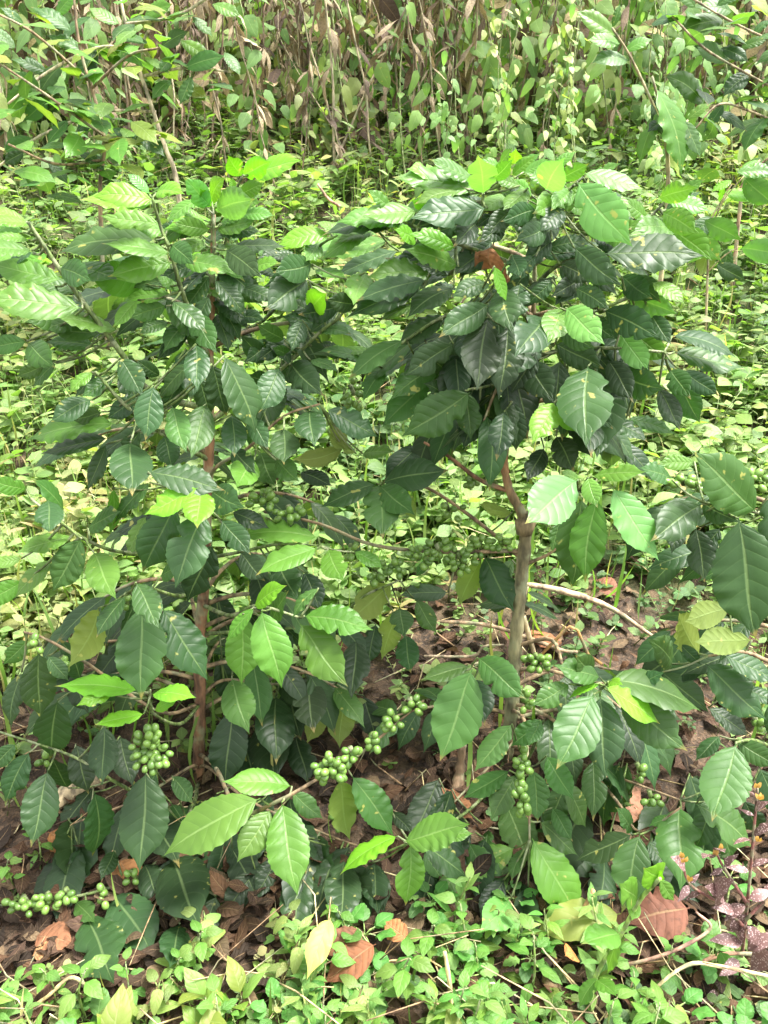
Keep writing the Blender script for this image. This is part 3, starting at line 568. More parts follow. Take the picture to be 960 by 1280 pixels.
tag(grow('broadleaf_ground_cover', 7200, 1.45, 7.5, 1.7, 'ovate', (.05, .20), (6, 14), (.018, .08), [G5, G2, G1, G1, G3, G3, G4], .10, .3), 'low light green broadleaf weeds carpeting the sunny slope', 'ground cover')
tag(grow('round_leaf_ground_cover', 2000, .8, 5.5, 1.4, 'round', (.015, .07), (4, 8), (.018, .045), [G2, G5, G1, G4], .30), 'small rounded dark green leaves creeping over soil and leaf litter', 'ground cover')
tag(grow('fine_weed_cover', 1900, 1.2, 5.5, 1.3, 'lance', (.06, .24), (8, 14), (.03, .075), [G2, G1, G3, G3, G4, (.30, .26, .11), (.34, .26, .13)], .05), 'fine narrow leaved weeds mixed through the slope vegetation', 'weeds')
# dry straw
a = MB(); x, y = field(2300, .8, 6.5, 1.5)
for k in range(len(x)):
    z = ground_z(x[k], y[k]); ln = RNG.uniform(.06, .26); az = RNG.uniform(0, 6.28); el = RNG.uniform(-.05, .7)
    if shade_zone(x[k], y[k]) > .5:
        if RNG.uniform() < .75: continue
        el *= .2
    p = np.array([x[k], y[k], z + .01]); d = np.array([math.cos(az)*math.cos(el), math.sin(az)*math.cos(el), math.sin(el)]); q = p + d*ln
    q[2] = max(q[2], ground_z(q[0], q[1]) + .008); c = [(.42, .33, .17), (.33, .22, .11), (.5, .43, .25), (.2, .13, .07)][RNG.integers(4)]
    tube(a, [p, (p+q)/2 + RNG.normal(size=3)*.015 + (0, 0, .01), q], [RNG.uniform(.0012, .0026), .001], c, 3)
tag(a.build('dry_straw', M_BARK), 'pale dry straw and broken twigs strewn over the slope', 'straw', kind='stuff')
# leaf litter
a = MB(); x, y = field(9500, .82, 6, 1.5); s = shade_zone(x, y); ok = RNG.uniform(size=len(x)) < .16 + .84*s; x, y = x[ok], y[ok]; n = len(x)
az = RNG.uniform(0, 6.28, n); A = np.stack([np.cos(az), np.sin(az), RNG.normal(size=n)*.18 + .05], 1); N = np.stack([RNG.normal(size=n)*.4, RNG.normal(size=n)*.4 - .1, np.ones(n)], 1)
lit = np.array([(.062, .036, .022), (.04, .026, .017), (.09, .048, .028), (.026, .018, .013), (.13, .09, .055), (.075, .045, .032)])
L = RNG.uniform(.018, .07, n); P = np.stack([x, y, ground_z(x, y) + RNG.uniform(.004, .025, n)], 1)
leaves(a, P, A, N, L, L*.25, lit[RNG.integers(6, size=n)]*RNG.uniform(.7, 1.3, (n, 1)), 'ovate', 3, 7, .06, .25, .3, 3., curl=RNG.uniform(-1.2, 1.6, n))
tag(a.build('leaf_litter', M_DRY), 'brown fallen leaf litter covering the shaded soil beneath the coffee', 'leaf litter', kind='stuff')
# rough green growth covering the far slope behind the stalks
def wall_leaves(name, nn, y0, y1, hh, kind, sz, cols, label, mat):
    x = RNG.uniform(-1, 1, nn)*4.6; y = RNG.uniform(y0, y1, nn); n = nn
    az = RNG.uniform(0, 6.28, n); A = np.stack([np.cos(az), np.sin(az)*.8 - .2, RNG.uniform(-1.3, .2, n)], 1); N = np.stack([RNG.normal(size=n)*.5, -.8 + RNG.normal(size=n)*.4, .8*np.ones(n)], 1)
    P = np.stack([x, y, ground_z(x, y) + RNG.uniform(0, hh, n)], 1); L = RNG.uniform(*sz, n); c = np.array(cols)
    a = MB(); leaves(a, P, A, N, L, L*.3, c[RNG.integers(len(cols), size=n)]*RNG.uniform(.6, 1.4, (n, 1)), kind, 2, 5, .06, .25, .15, 2.)
    tag(a.build(name, mat), label, 'undergrowth', kind='stuff')
wall_leaves('hillside_undergrowth', 11000, 5.0, 9.5, 1.4, 'ovate', (.05, .13), [G1, G2, G3, G3, G4, (.28, .36, .14), (.32, .36, .16)], 'rough green undergrowth filling the slope behind the dry stalks', M_WEED)  # palest greens stand in for haze over the far slope
wall_leaves('withered_undergrowth', 3000, 4.9, 7.5, 1.2, 'lance', (.08, .2), [(.30, .23, .14), (.2, .14, .1), (.38, .3, .17), (.14, .1, .08)], 'withered brown leaves hanging among the far undergrowth', M_DRY)

# grass blades on the slope and along the front edge
def grass(name, nn, y0, y1, hs, label, keep):
    x, y = field(nn, y0, y1, 1.5); s = shade_zone(x, y); ok = (RNG.uniform(size=nn) < (1 - s + s*keep)) & (np.sin(4*x + 3*y) + np.sin(9*x - 5*y) + RNG.normal(size=nn)*.7 > .1); x, y = x[ok], y[ok]; n = len(x)
    az = RNG.uniform(0, 6.28, n); A = np.stack([np.cos(az)*.6, np.sin(az)*.6, RNG.uniform(.5, 1.6, n)], 1); N = np.stack([-np.cos(az), -np.sin(az), .6*np.ones(n)], 1)
    L = RNG.uniform(*hs, n); c = np.array([(.16, .26, .06), (.22, .30, .08), (.36, .31, .15), (.12, .21, .05)])
    a = MB(); leaves(a, np.stack([x, y, ground_z(x, y)], 1), A, -N, L, L*.022 + .0008, c[RNG.integers(4, size=n)]*RNG.uniform(.7, 1.3, (n, 1)), 'lance', 2, 6, .0, .3, .0, 1., curl=RNG.uniform(.2, 1.6, n))
    tag(a.build(name, M_WEED), label, 'grass', kind='stuff')
grass('grass', 8500, 1.3, 6.5, (.08, .26), 'thin green and straw coloured grass blades among the weeds on the slope', .10)
grass('grass', 260, .75, 1.3, (.04, .13), 'sparse short grass blades along the front edge', .2)

# ================================================================== DRY STALKS
PROTO = []
DRYC = [(.24, .18, .13), (.31, .25, .17), (.16, .12, .095), (.37, .30, .20)]
def make_stalk(i):
    r = thing('dry_stalk', (0, 0, 0), 'x', 'dry stalk', 'dead stalks standing on the slope behind the coffee')
    H = random.uniform(1.5, 2.3); pts = [np.array([random.gauss(0, .012)*t*3, random.gauss(0, .012)*t*3, H*t]) for t in np.linspace(0, 1, 9)]; pts[0][:] = (0, 0, -.05)
    a = MB(); p = smooth(pts, 3); tube(a, p, [.0075, .0035], [(.30, .24, .16), (.2, .14, .09), (.36, .31, .2)][i % 3], 5, .1); a.build('stem', M_BARK, r)
    a = MB(); n = random.randint(22, 34); t = RNG.uniform(.08, 1, n); B = p[(t*(len(p)-1)).astype(int)]; az = RNG.uniform(0, 6.28, n)
    A = np.stack([np.cos(az)*RNG.uniform(.2, .9, n), np.sin(az)*.6, -np.ones(n)], 1); N = np.stack([np.cos(az), np.sin(az), .3*np.ones(n)], 1); L = RNG.uniform(.09, .24, n)
    c = np.array(DRYC[i % 4]); leaves(a, B, A, N, L, L*RNG.uniform(.05, .13, n), c*RNG.uniform(.6, 1.5, (n, 1)), 'ovate', 4, 8, .1, .6, .5, 2.5, twist=RNG.uniform(-2.5, 2.5, n), curl=RNG.uniform(-.8, .8, n))
    a.build('withered_leaves', M_DRY, r); return r
for i in range(9): PROTO.append(make_stalk(i))
STK = {0: 'bare pale dead stalk with a few twisted brown leaves hanging', 1: 'dead stalk hung with dark shrivelled brown leaves', 2: 'tan dead stalk draped in crumpled dry leaves'}
spots = []
for k in range(4000):
    if len(spots) >= 230: break
    y = random.uniform(4.55, 6.6); x = random.uniform(-.62, .62)*(y*.93 + .5)
    dens = 1.0 if -1.7 < x < .55 else .25
    if random.random() > dens or any((x - a)**2 + (y - b)**2 < .07**2 for a, b in spots): continue
    spots.append((x, y))
for j, (x, y) in enumerate(spots):
    i = j % 9; loc = (x, y, float(ground_z(x, y))); rz = random.uniform(0, 6.28); sc = random.uniform(.45, 1.1)
    o = PROTO[i] if j < 9 else dup(PROTO[i], loc, rz, sc)
    if j < 9: o.location = loc; o.rotation_euler = (0, 0, rz)
    o.rotation_euler[0] = random.gauss(0, .12); o.rotation_euler[1] = random.gauss(0, .17); o['label'] = STK[i % 3] + (' behind left plant' if x < -.3 else ' above the gap' if x < .5 else ' among vines at right')

# ================================================================== CLIMBING VINES
VP = []
def make_vine(i):
    r = thing('climbing_vine', (0, 0, 0), 'x', 'vine', 'green vines climbing over the dead stalks')
    H = random.uniform(1.0, 2.0); pts = [np.array([.12*math.sin(3*t + i), .1*math.cos(4*t + i), H*t - .05]) for t in np.linspace(0, 1, 7)]
    a = MB(); p = smooth(pts, 4); tube(a, p, [.005, .003], (.2, .25, .09), 4); a.build('stem', M_STEM, r)
    a = MB(); n = random.randint(36, 56); t = RNG.uniform(.03, 1, n); B = p[(t*(len(p)-1)).astype(int)] + RNG.normal(size=(n, 3))*.09; az = RNG.uniform(0, 6.28, n)
    A = np.stack([np.cos(az)*.6, np.sin(az)*.6 - .25, -RNG.uniform(.3, 1.4, n)], 1); N = np.stack([RNG.normal(size=n)*.4, -.8*np.ones(n), .7*np.ones(n)], 1); L = RNG.uniform(.045, .15, n)
    c = np.array([(.21, .33, .11), (.16, .28, .095), (.26, .35, .13), (.29, .34, .13)][i % 4]); leaves(a, B, A, N, L, L*RNG.uniform(.22, .4, n), c*RNG.uniform(.65, 1.3, (n, 1)), 'heart', 4, 7, .05, .25, .15, 1.5)
    a.build('foliage', M_WEED, r); return r
for i in range(6): VP.append(make_vine(i))
VL = ['light green heart leaved vine over dead stalks', 'mid green vine with drooping heart shaped leaves', 'yellowish vine with heart shaped leaves']
vs = []
for k in range(3000):
    if len(vs) >= 150: break
    y = random.uniform(3.9, 6.0); x = random.uniform(-.62, .62)*(y*.93 + .5)
    if random.random() > (.9 if x > .2 else .6) or (x < .2 and y < 4.6) or any((x - a)**2 + (y - b)**2 < .12**2 for a, b in vs): continue
    vs.append((x, y))
for j, (x, y) in enumerate(vs):
    loc = (x, y, float(ground_z(x, y))); o = VP[j % 6]
    sc = random.uniform(.75, 1.1)*(.55 if y < 4.5 else 1)
    if j >= 6: o = dup(o, loc, random.uniform(-.6, .6), sc)
    else: o.location = loc; o.scale = (sc,)*3
    o['label'] = VL[(0, 1, 2, 2, 0, 1)[j % 6]] + (' on the left of the slope' if x < .2 else ' on the bank behind the right plant')

# ================================================================== SAPLINGS AND TREES BEHIND
def sapling(name, label, cat, stems, leafrows, Y, tcol, rad, mat=None, extra=0, box=None, keys='lm', size=(.1, .17)):
    Y = Y or ground_hit(*stems[0][0][:2])[1] - .04
    base = at(stems[0][0][0], stems[0][0][1], Y, 0); base[2] = ground_z(base[0], base[1]) - .01
    r = thing(name, base, label, cat)
    for k, st in enumerate(stems):
        pts = [at(x, y, Y + d, .0) for x, y, d in st]
        if k == 0: pts = [base] + pts[1:] if len(pts) > 2 else [base, pts[-1]]
        a = MB(); tube(a, smooth(pts, 5), [rad*(1 if k == 0 else .55), rad*.4], tcol, 6, .08); a.build('trunk' if k == 0 else 'branch', M_BARK, r, base)
    a = MB(); rows = parse(leafrows, 0)
    traced(a, rows, Y, base)
    if extra:
        allp = np.concatenate([smooth([at(x, y, Y + d, .0) for x, y, d in st], 6) for st in stems[1:] or stems])
        for _ in range(extra):
            p = allp[RNG.integers(len(allp))] + RNG.normal(size=3)*.05; az = RNG.uniform(0, 6.28); L = RNG.uniform(*size)
            leaves(a, p, (math.cos(az), math.sin(az), RNG.uniform(-.7, .1)), (RNG.normal()*.4, -.45, 1.), L, L*.22, tints([random.choice(keys)]), 'coffee', 4, 10, .08, .2, .1)
    a.build('foliage', M_LEAF, r, base); return r
sapling('young_tree', 'thin pale bare stemmed sapling leaning above the left coffee plant', 'sapling',
        [[(228, 262, 0), (222, 235, 0), (205, 180, 0), (172, 80, .02), (155, 20, .03), (140, -60, .05)], [(172, 80, .02), (180, 50, .0), (186, 38, -.02)], [(165, 60, .02), (120, 60, .0), (60, 90, -.05), (10, 130, -.1)], [(158, 30, .02), (220, 20, 0), (270, -10, -.05)], [(195, 140, .02), (130, 140, 0), (50, 170, -.05), (-10, 215, -.05)], [(180, 95, .0), (230, 85, -.02), (290, 90, -.05)]],
        """200 60 235 40 .4 m;225 50 262 75 .4 l;230 85 280 70 .4 m;280 65 300 95 .4 m;215 100 190 125 .4 m;240 95 225 130 .45 m;105 65 60 45 .4 m;80 80 50 115 .4 m;60 90 15 75 .4 m;40 105 10 140 .5 m;120 60 100 100 .5 d;150 30 110 10 .4 l;
        180 20 215 5 .4 l;90 40 40 10 .4 m;60 125 30 150 .5 m;130 140 95 165 .4 d;85 150 60 180 .4 m;40 172 5 190 .5 m;70 20 95 -10 .4 l;240 20 265 45 .4 m;265 5 300 20 .4 l;20 60 -10 35 .4 m;30 30 0 10 .4 m;215 70 200 90 .5 m""", 3.3, (.45, .38, .26), .011, extra=60, keys='llom')
sapling('young_tree', 'dark leafy young tree with thin drooping twigs at the upper left edge', 'tree',
        [[(120, 330, 0), (125, 250, .0), (130, 170, 0), (100, 60, .02), (90, -30, .02)], [(130, 170, 0), (60, 120, -.1), (0, 80, -.1)], [(110, 100, 0), (40, 40, -.1), (-20, 10, -.1)], [(128, 200, 0), (70, 205, -.05), (10, 180, -.1)], [(115, 110, 0), (160, 70, -.05), (200, 60, -.1)], [(128, 180, 0), (165, 165, 0), (200, 170, -.1)]],
        """50 110 20 90 .5 m;30 190 5 205 .5 d;100 190 130 215 .4 d;140 160 175 185 .4 d;20 60 -10 50 .4 m;170 165 205 195 .45 d;60 200 85 230 .4 d""", 3.0, (.24, .17, .1), .009, extra=65, keys='mllo')
sapling('young_tree', 'leafy young tree reaching into the upper right corner', 'tree',
        [[(980, 430, 0), (985, 250, .0), (990, 60, 0), (980, -40, 0)], [(985, 120, 0), (930, 90, -.05), (880, 60, -.1), (840, 20, -.1)], [(985, 60, 0), (920, 30, -.1), (860, -5, -.1)], [(988, 160, 0), (940, 140, -.05), (900, 130, -.1), (870, 160, -.1)]],
        """912 75 868 58 .4 m;925 60 960 50 .4 m;905 25 850 40 .4 m;915 15 870 10 .4 m;935 90 905 120 .5 d;955 100 985 90 .4 l;900 60 935 78 .4 d;880 130 830 95 .4 m;905 130 880 165 .4 d;940 45 965 25 .4 m;895 8 930 -10 .4 m;960 145 930 190 .4 m;870 10 840 -15 .4 m""", 2.9, (.3, .24, .15), .008, extra=26, keys='mld', size=(.1, .15))
sapling('young_tree', 'sapling with long drooping leaves between vines behind the right plant', 'sapling',
        [[(830, 330, 0), (835, 240, 0), (828, 150, 0), (815, 95, 0)], [(830, 160, 0), (790, 75, 0), (765, 35, -.03)], [(832, 190, 0), (860, 150, 0)]],
        """820 110 850 215 .3 l;815 125 828 170 .4 x;825 130 845 180 .35 l;835 150 810 165 .4 x;770 45 720 15 .4 l;775 55 735 50 .4 l;765 35 775 5 .4 m;785 75 740 80 .4 m;780 65 815 50 .4 l;855 150 875 195 .4 m;840 160 850 220 .3 o;822 140 800 205 .35 l;858 150 890 130 .4 l""", 3.2, (.3, .25, .14), .01, extra=0)
sapling('coffee_sapling', 'young coffee sapling with yellowing leaves standing behind the right plant', 'coffee sapling',
        [[(882, 440, 0), (885, 330, 0), (887, 280, 0), (915, 230, 0)], [(885, 340, 0), (905, 320, -.03), (925, 308, -.05)], [(887, 290, 0), (905, 250, -.03), (930, 220, -.05)], [(886, 300, 0), (870, 280, 0)]],
        """925 310 985 318 .5 g;930 222 965 255 .6 l;915 225 890 240 .4 y;905 240 950 250 .4 y;870 290 900 325 .5 l;880 275 925 300 .5 l;890 300 875 345 .5 o;895 330 930 350 .5 d;910 310 905 345 .5 m;890 270 860 300 .5 m;920 215 970 215 .4 l;905 225 900 255 .3 y;885 310 860 330 .4 y""", None, (.30, .24, .14), .005)
sapling('young_tree', 'brown stemmed sapling cut by the right edge above the slope', 'sapling',
        [[(915, 370, 0), (925, 260, 0), (932, 225, 0), (975, 185, -.05)], [(932, 225, 0), (950, 200, 0)]], "960 200 940 235 .4 m;965 195 990 225 .4 m;950 200 925 215 .4 l", None, (.3, .2, .13), .009)

# ================================================================== LOGS, STICKS, BIG FALLEN LEAVES
def stick(name, label, cat, pts, rad, col, Y=None, lumpy=.1, forks=(), k=6):
    P = []
    for x, y, lift in pts:
        if Y is None:
            p = ground_hit(x, y).copy(); d = ray(x, y); p = p - d*(lift/max(1e-3, abs(d[2])))*1.0; P.append(p)
        else: P.append(at(x, y, Y + lift, .0))
    b = P[0].copy(); a = MB(); tube(a, smooth(P, k) if k > 1 else np.array(P), rad, col, 8, lumpy)
    for f in forks:
        Q = [at(x, y, (Y or P[0][1]) + l, .0) for x, y, l in f]; tube(a, smooth(Q, 4), [np.atleast_1d(rad)[-1]*.8, np.atleast_1d(rad)[-1]*.5], col, 6)
    o = a.build(name, M_BARK, None, b); o.location = b; tag(o, label, cat); return o
stick('fallen_log', 'grey brown rotting log lying across the slope at upper left', 'log', [(60, 200, .0), (120, 192, .01), (180, 186, .01), (240, 180, .02)], [.02, .028, .026, .018], (.075, .055, .042), lumpy=.35)
stick('fallen_log', 'short weathered pale log under the left plant', 'log', [(60, 1010, .02), (95, 985, .025), (125, 972, .02)], [.018, .02, .016], (.40, .32, .2))
stick('dead_branch', 'long bare grey brown branch lying behind the forked trunk', 'branch', [(655, 730, .0), (700, 738, .0), (760, 758, .0), (815, 795, .0)], [.006, .008, .006, .004], (.36, .26, .17), Y=1.62)
stick('dead_branch', 'thin dead branch resting low to the left of the forked trunk', 'branch', [(550, 777, .0), (600, 780, .0), (640, 790, 0.), (700, 812, 0.), (722, 815, 0)], [.004, .005, .0045, .0035], (.34, .24, .15), Y=1.62)
stick('dead_branch', 'pale curved twig crossing left of the bare trunk base', 'branch', [(530, 820, .0), (590, 820, .0), (605, 808, .0), (630, 806, 0)], [.003, .003, .0025], (.38, .29, .2), Y=1.6)
stick('dried_stem', 'pale peeled stick leaning against the foot of the forked trunk', 'stick', [(654, 770, .0), (660, 790, .0), (668, 818, .0)], [.005, .0055, .004], (.5, .4, .24), Y=1.42)
stick('dried_stem', 'bent orange brown dry stem folded at its top', 'dry stem', [(675, 820, 0), (706, 788, 0), (712, 783, 0), (722, 788, 0), (735, 818, 0), (752, 830, 0)], [.003, .0032, .003], (.46, .26, .1), Y=1.4, k=1)
stick('dead_branch', 'reddish bare twig rising to the lower right corner', 'branch', [(760, 1208, .02), (800, 1202, .05), (850, 1185, .08), (888, 1160, .1), (870, 1140, .12)], [.0022, .003, .002], (.34, .2, .15))
stick('dead_branch', 'thin brown twig stretched behind the spotted weed', 'branch', [(870, 1205, .04), (910, 1192, .06), (965, 1195, .06)], [.003, .0035], (.32, .18, .12))
stick('dried_stem', 'forked dry straw stem lying at the bottom left corner', 'dry stem', [(18, 1275, .02), (60, 1245, .05), (92, 1222, .06), (130, 1255, .04)], [.0025, .003, .0025], (.55, .42, .22), forks=())
stick('dried_stem', 'straight pale yellow straw stem upright at the bottom centre', 'dry stem', [(567, 1285, .0), (562, 1230, .06), (556, 1190, .1)], [.0035, .0035, .003], (.62, .5, .25))
stick('dried_stem', 'short orange brown stalk standing at the bottom edge', 'dry stem', [(596, 1285, .0), (599, 1255, .03), (598, 1236, .05)], [.0035, .003], (.5, .27, .08))
stick('dried_stem', 'long pale straw arching across the bottom right', 'dry stem', [(780, 1290, .0), (815, 1240, .06), (860, 1206, .1), (900, 1208, .1), (960, 1220, .1)], [.002, .003, .0028], (.55, .47, .24), forks=())
stick('dead_branch', 'reddish broken twig standing on the slope above the centre', 'branch', [(425, 258, 0), (410, 248, 0), (397, 230, 0)], [.006, .005], (.42, .24, .16), Y=3.6)
stick('tree_stump', 'small brown rotten stump in the dark gap left of the trunk', 'stump', [(568, 1000, .0), (575, 965, .03), (578, 930, .09)], [.016, .011, .008], (.18, .12, .075), lumpy=.25)
stick('dead_branch', 'orange brown broken stalk rising beside the yellow fallen leaf', 'stick', [(700, 1185, .02), (722, 1150, .06), (742, 1112, .1)], [.003, .0035], (.42, .26, .11))

def fallen(name, label, cat, bx, by, tx, ty, ratio, col, lift=.02, curl=.3, mat=None, kind='coffee', tilt=0.):
    def gp(x, y): p = ground_hit(x, y); d = ray(x, y); return p - d*(lift/abs(d[2]))
    Bp, Tp = gp(bx, by), gp(tx, ty); A = nrm(Tp - Bp); L = np.linalg.norm(Tp - Bp)*1.06; a = MB()
    view = nrm(CAM - Bp); N = nrm(np.array([0, -.15, 1.])*(1 - tilt) + view*tilt)
    leaves(a, Bp, A, N, L, L*ratio, np.array([col]), kind, 8, 20, .06, .25, .18, 4., bite=.25, curl=curl)
    o = a.build(name, mat or M_DRY, None, Bp); o.location = Bp; tag(o, label, cat, 'large fallen leaves'); return o
BR = (.26, .115, .06)
fallen('fallen_leaf', 'large reddish brown dead leaf flat on soil left of centre right cluster', 'fallen leaf', 738, 1012, 800, 985, .42, (.30, .15, .10), .03, .1, tilt=.5)
fallen('fallen_leaf', 'big dull brown dead leaf lying under the quilted leaf pair, lower right', 'fallen leaf', 862, 1135, 790, 1150, .38, (.15, .065, .045), .06, .3, tilt=.5)
fallen('fallen_leaf', 'curled rust brown dead leaf beside the yellow curled leaf', 'fallen leaf', 470, 1180, 405, 1222, .26, (.17, .07, .035), .07, .5, tilt=.4)
fallen('fallen_leaf', 'dark brown dead leaf tucked behind the rust curled leaf', 'fallen leaf', 455, 1165, 405, 1190, .3, (.15, .07, .04), .07, .5, tilt=.4)
fallen('fallen_leaf', 'orange brown dead leaf on soil below the drooping green pair', 'fallen leaf', 510, 1175, 480, 1150, .35, (.32, .14, .06), .06, .3, tilt=.4)
fallen('fallen_leaf', 'long tan brown leaf lying in the dark gap at the centre', 'fallen leaf', 520, 1000, 600, 1012, .22, BR, .02, .3, tilt=.3)
fallen('fallen_leaf', 'reddish leaf on litter just right of the centre gap', 'fallen leaf', 560, 1000, 590, 1020, .4, (.3, .14, .07), .02, .3, tilt=.3)
fallen('fallen_leaf', 'long narrow rust leaf on dark soil under the left plant', 'fallen leaf', 60, 1040, 112, 1070, .25, (.28, .13, .05), .02, .5, tilt=.4)
fallen('fallen_leaf', 'small rust leaf above the berry branch at lower left', 'fallen leaf', 150, 1075, 168, 1105, .35, (.34, .16, .07), .03, .3, tilt=.5)
fallen('fallen_leaf', 'flat brown leaf on the soil below the berry branch', 'fallen leaf', 45, 1170, 88, 1178, .35, (.22, .10, .055), .02, .2, tilt=.3)
fallen('fallen_leaf', 'orange tinged leaf at the edge of the weeds, lower left', 'fallen leaf', 40, 1195, 70, 1185, .4, (.36, .19, .09), .02, .2, tilt=.3)
fallen('fallen_leaf', 'small bright orange curled leaf between weeds right of centre', 'fallen leaf', 706, 1195, 728, 1182, .4, (.45, .19, .06), .07, 1.2, tilt=.5)
fallen('fallen_leaf', 'yellow curled leaf hanging above rust brown leaves at bottom centre', 'fallen leaf', 414, 1147, 386, 1216, .2, (.36, .36, .10), .12, .4, mat=M_WEED, tilt=.8)
fallen('fallen_leaf', 'broad yellow green leaf lying under the torn leaf cluster', 'fallen leaf', 776, 1142, 672, 1158, .2, (.20, .24, .05), .07, .5, mat=M_WEED, tilt=.5)
fallen('fallen_leaf', 'dark red brown leaf on litter right of the bare trunk', 'fallen leaf', 770, 745, 740, 720, .4, (.2, .09, .06), .02, .5, tilt=.4)
fallen('fallen_leaf', 'brown curled leaf on the litter near the grey branch end', 'fallen leaf', 672, 810, 690, 785, .4, (.24, .1, .05), .02, .4, tilt=.4)
# curled dead leaf caught in the crown
c = at(604, 332, P2.Y - .09); a = MB()
leaves(a, c + (0.012, 0, .03), (-.3, -.3, -.9), (-.5, -.8, .2), .10, .028, np.array([(.30, .15, .075)]), 'coffee', 8, 24, .1, .5, .5, 6., curl=2.6, twist=1.2)
tube(a, [c + (.02, .02, .05), c + (.014, 0, .03)], .0015, (.25, .15, .08), 4)
o = a.build('dead_leaf', M_DRY, None, c); o.location = c; tag(o, 'curled dead brown leaf caught in the right crown', 'dead leaf')

# ================================================================== FOREGROUND WEEDS
def weed_proto(k):
    """k: 0 opposite ovate leaves, 1 lobed rosette, 2 lance leaves, 3 pale broad upright leaves, 4 trailing"""
    cat = 'weed'
    r = thing('weed_plant', (0, 0, 0), 'x', cat, 'weeds along the front edge'); a, s = MB(), MB()
    H = [.13, .05, .12, .07, .10][k]; top = np.array([random.gauss(0, .02), -.015, H]); p = smooth([np.array([0, 0, -.01]), top*.5 + RNG.normal(size=3)*.008, top], 5); tube(s, p, [.0028, .0014], [(.17, .26, .06), (.2, .28, .08), (.22, .3, .08), (.25, .33, .07), (.25, .2, .09)][k], 5)
    n = [9, 9, 12, 5, 9][k]; t = np.linspace(.3, 1, n) if k != 1 else np.full(n, .9)
    for i in range(n):
        az = [i*1.571*1.0 + (i//2)*.8, i*2.4, i*2.4, i*1.3 + .5, i*2.0][k] + random.gauss(0, .25); el = [.15, .35, .55, 1.0, .1][k] + random.gauss(0, .25)
        if k == 0: az = (i % 2)*math.pi + (i//2)*1.4 + random.gauss(0, .2)
        b = p[int(t[i]*(len(p) - 1))]; A = np.array([math.cos(az)*math.cos(el), math.sin(az)*math.cos(el), math.sin(el)])
        L = [.052, .04, .055, .075, .042][k]*random.uniform(.7, 1.2)*(1.1 - .4*t[i] if k in (0, 2) else 1)
        c0 = np.array([(.12, .23, .045), (.10, .22, .06), (.14, .26, .06), (.20, .32, .055), (.17, .25, .06)][k])*RNG.uniform(.8, 1.2, 3)
        st = b + A*L*[.12, .55, .05, .1, .3][k]; tube(s, [b, (b + st)/2 + (0, 0, .003), st], .0011, (.2, .3, .08), 4)
        leaves(a, st, A, (-A[0]*.5*el + RNG.normal()*.2, -A[1]*.5*el - .25, 1.), L, L*[.27, .36, .17, .27, .3][k], np.array([c0])*random.uniform(.75, 1.3), ['ovate', 'round', 'ovate', 'ovate', 'heart'][k], 6, 12, .07, .2, [.1, .3, .06, .05, .12][k], 3., curl=random.uniform(0, .7), bite=.15)
    s.build('stem', M_STEM, r); a.build('foliage', M_WEED, r); return r
WP = [weed_proto(k) for k in (0, 1, 2, 3, 4, 0, 2)]
WK = [0, 1, 2, 3, 4, 0, 2]
WL = ['weed with opposite pointed oval leaves', 'low weed with rounded scalloped leaves', 'upright weed with narrow bright green leaves', 'weed with broad pale lime upright leaves', 'trailing weed with small heart shaped leaves']
fixed = [(340, 1215, 1), (390, 1190, 1), (365, 1245, 1), (265, 1235, 3), (240, 1280, 3), (290, 1225, 3), (580, 1160, 0), (540, 1160, 5), (600, 1190, 0), (570, 1240, 0), (640, 1255, 2), (690, 1245, 2), (700, 1270, 2), (660, 1270, 6), (30, 1215, 0), (70, 1215, 5), (20, 1255, 2), (90, 1255, 1), (140, 1265, 3), (60, 1275, 2), (740, 1215, 2),
         (790, 1230, 0), (870, 1250, 1), (920, 1240, 1), (900, 1275, 1), (840, 1275, 4), (545, 1275, 3), (480, 1255, 2), (510, 1215, 5), (430, 1255, 4), (450, 1275, 4), (400, 1275, 0), (320, 1275, 4), (180, 1240, 4), (200, 1275, 1), (770, 1160, 2), (680, 1160, 1), (860, 1165, 1), (50, 1030, 0), (20, 1060, 5), (45, 1085, 1), (95, 1095, 4), (500, 1190, 1),
         (620, 1225, 5), (560, 1205, 1), (745, 1265, 0), (810, 1265, 5), (950, 1265, 1), (110, 1225, 5), (5, 1235, 6), (350, 1190, 4), (160, 1215, 0), (380, 1230, 2), (240, 1210, 4), (440, 1215, 1), (700, 1215, 4), (660, 1200, 0), (930, 1150, 4), (600, 1265, 6), (540, 1240, 6), (300, 1255, 0), (440, 1240, 2)]
fixed += [(random.randint(0, 955), random.randint(1085, 1190), random.choice((0, 1, 1, 2, 4, 4, 5, 6))) for _ in range(34)]
fixed = [f for f in fixed if not (f[0] < 215 and 1075 < f[1] < 1185)]
used = set(); places = {}
for (px, py, w) in fixed:
    for (qx, qy, wi) in ((px, py, w),) + (((px + random.randint(-35, 35), py + 22, w),) if py > 1225 else ()):
        g = ground_hit(qx, qy + 55); loc = (g[0], g[1], float(ground_z(g[0], g[1]))); sc = random.uniform(.6, 1.0)
        if w not in used: o = WP[w]; used.add(w); o.location = loc; o.rotation_euler[2] = random.uniform(0, 6); o.scale = (sc,)*3
        else: o = dup(WP[w], loc, random.uniform(0, 6.28), sc)
        place = 'by the bottom left corner' if qx < 200 else 'at the bottom left of centre' if qx < 430 else 'at the bottom centre' if qx < 620 else 'at the bottom right of centre' if qx < 800 else 'by the bottom right corner'
        if py < 1150: place = 'on soil under the left plant'
        o['label'] = WL[WK[w]] + ' ' + place
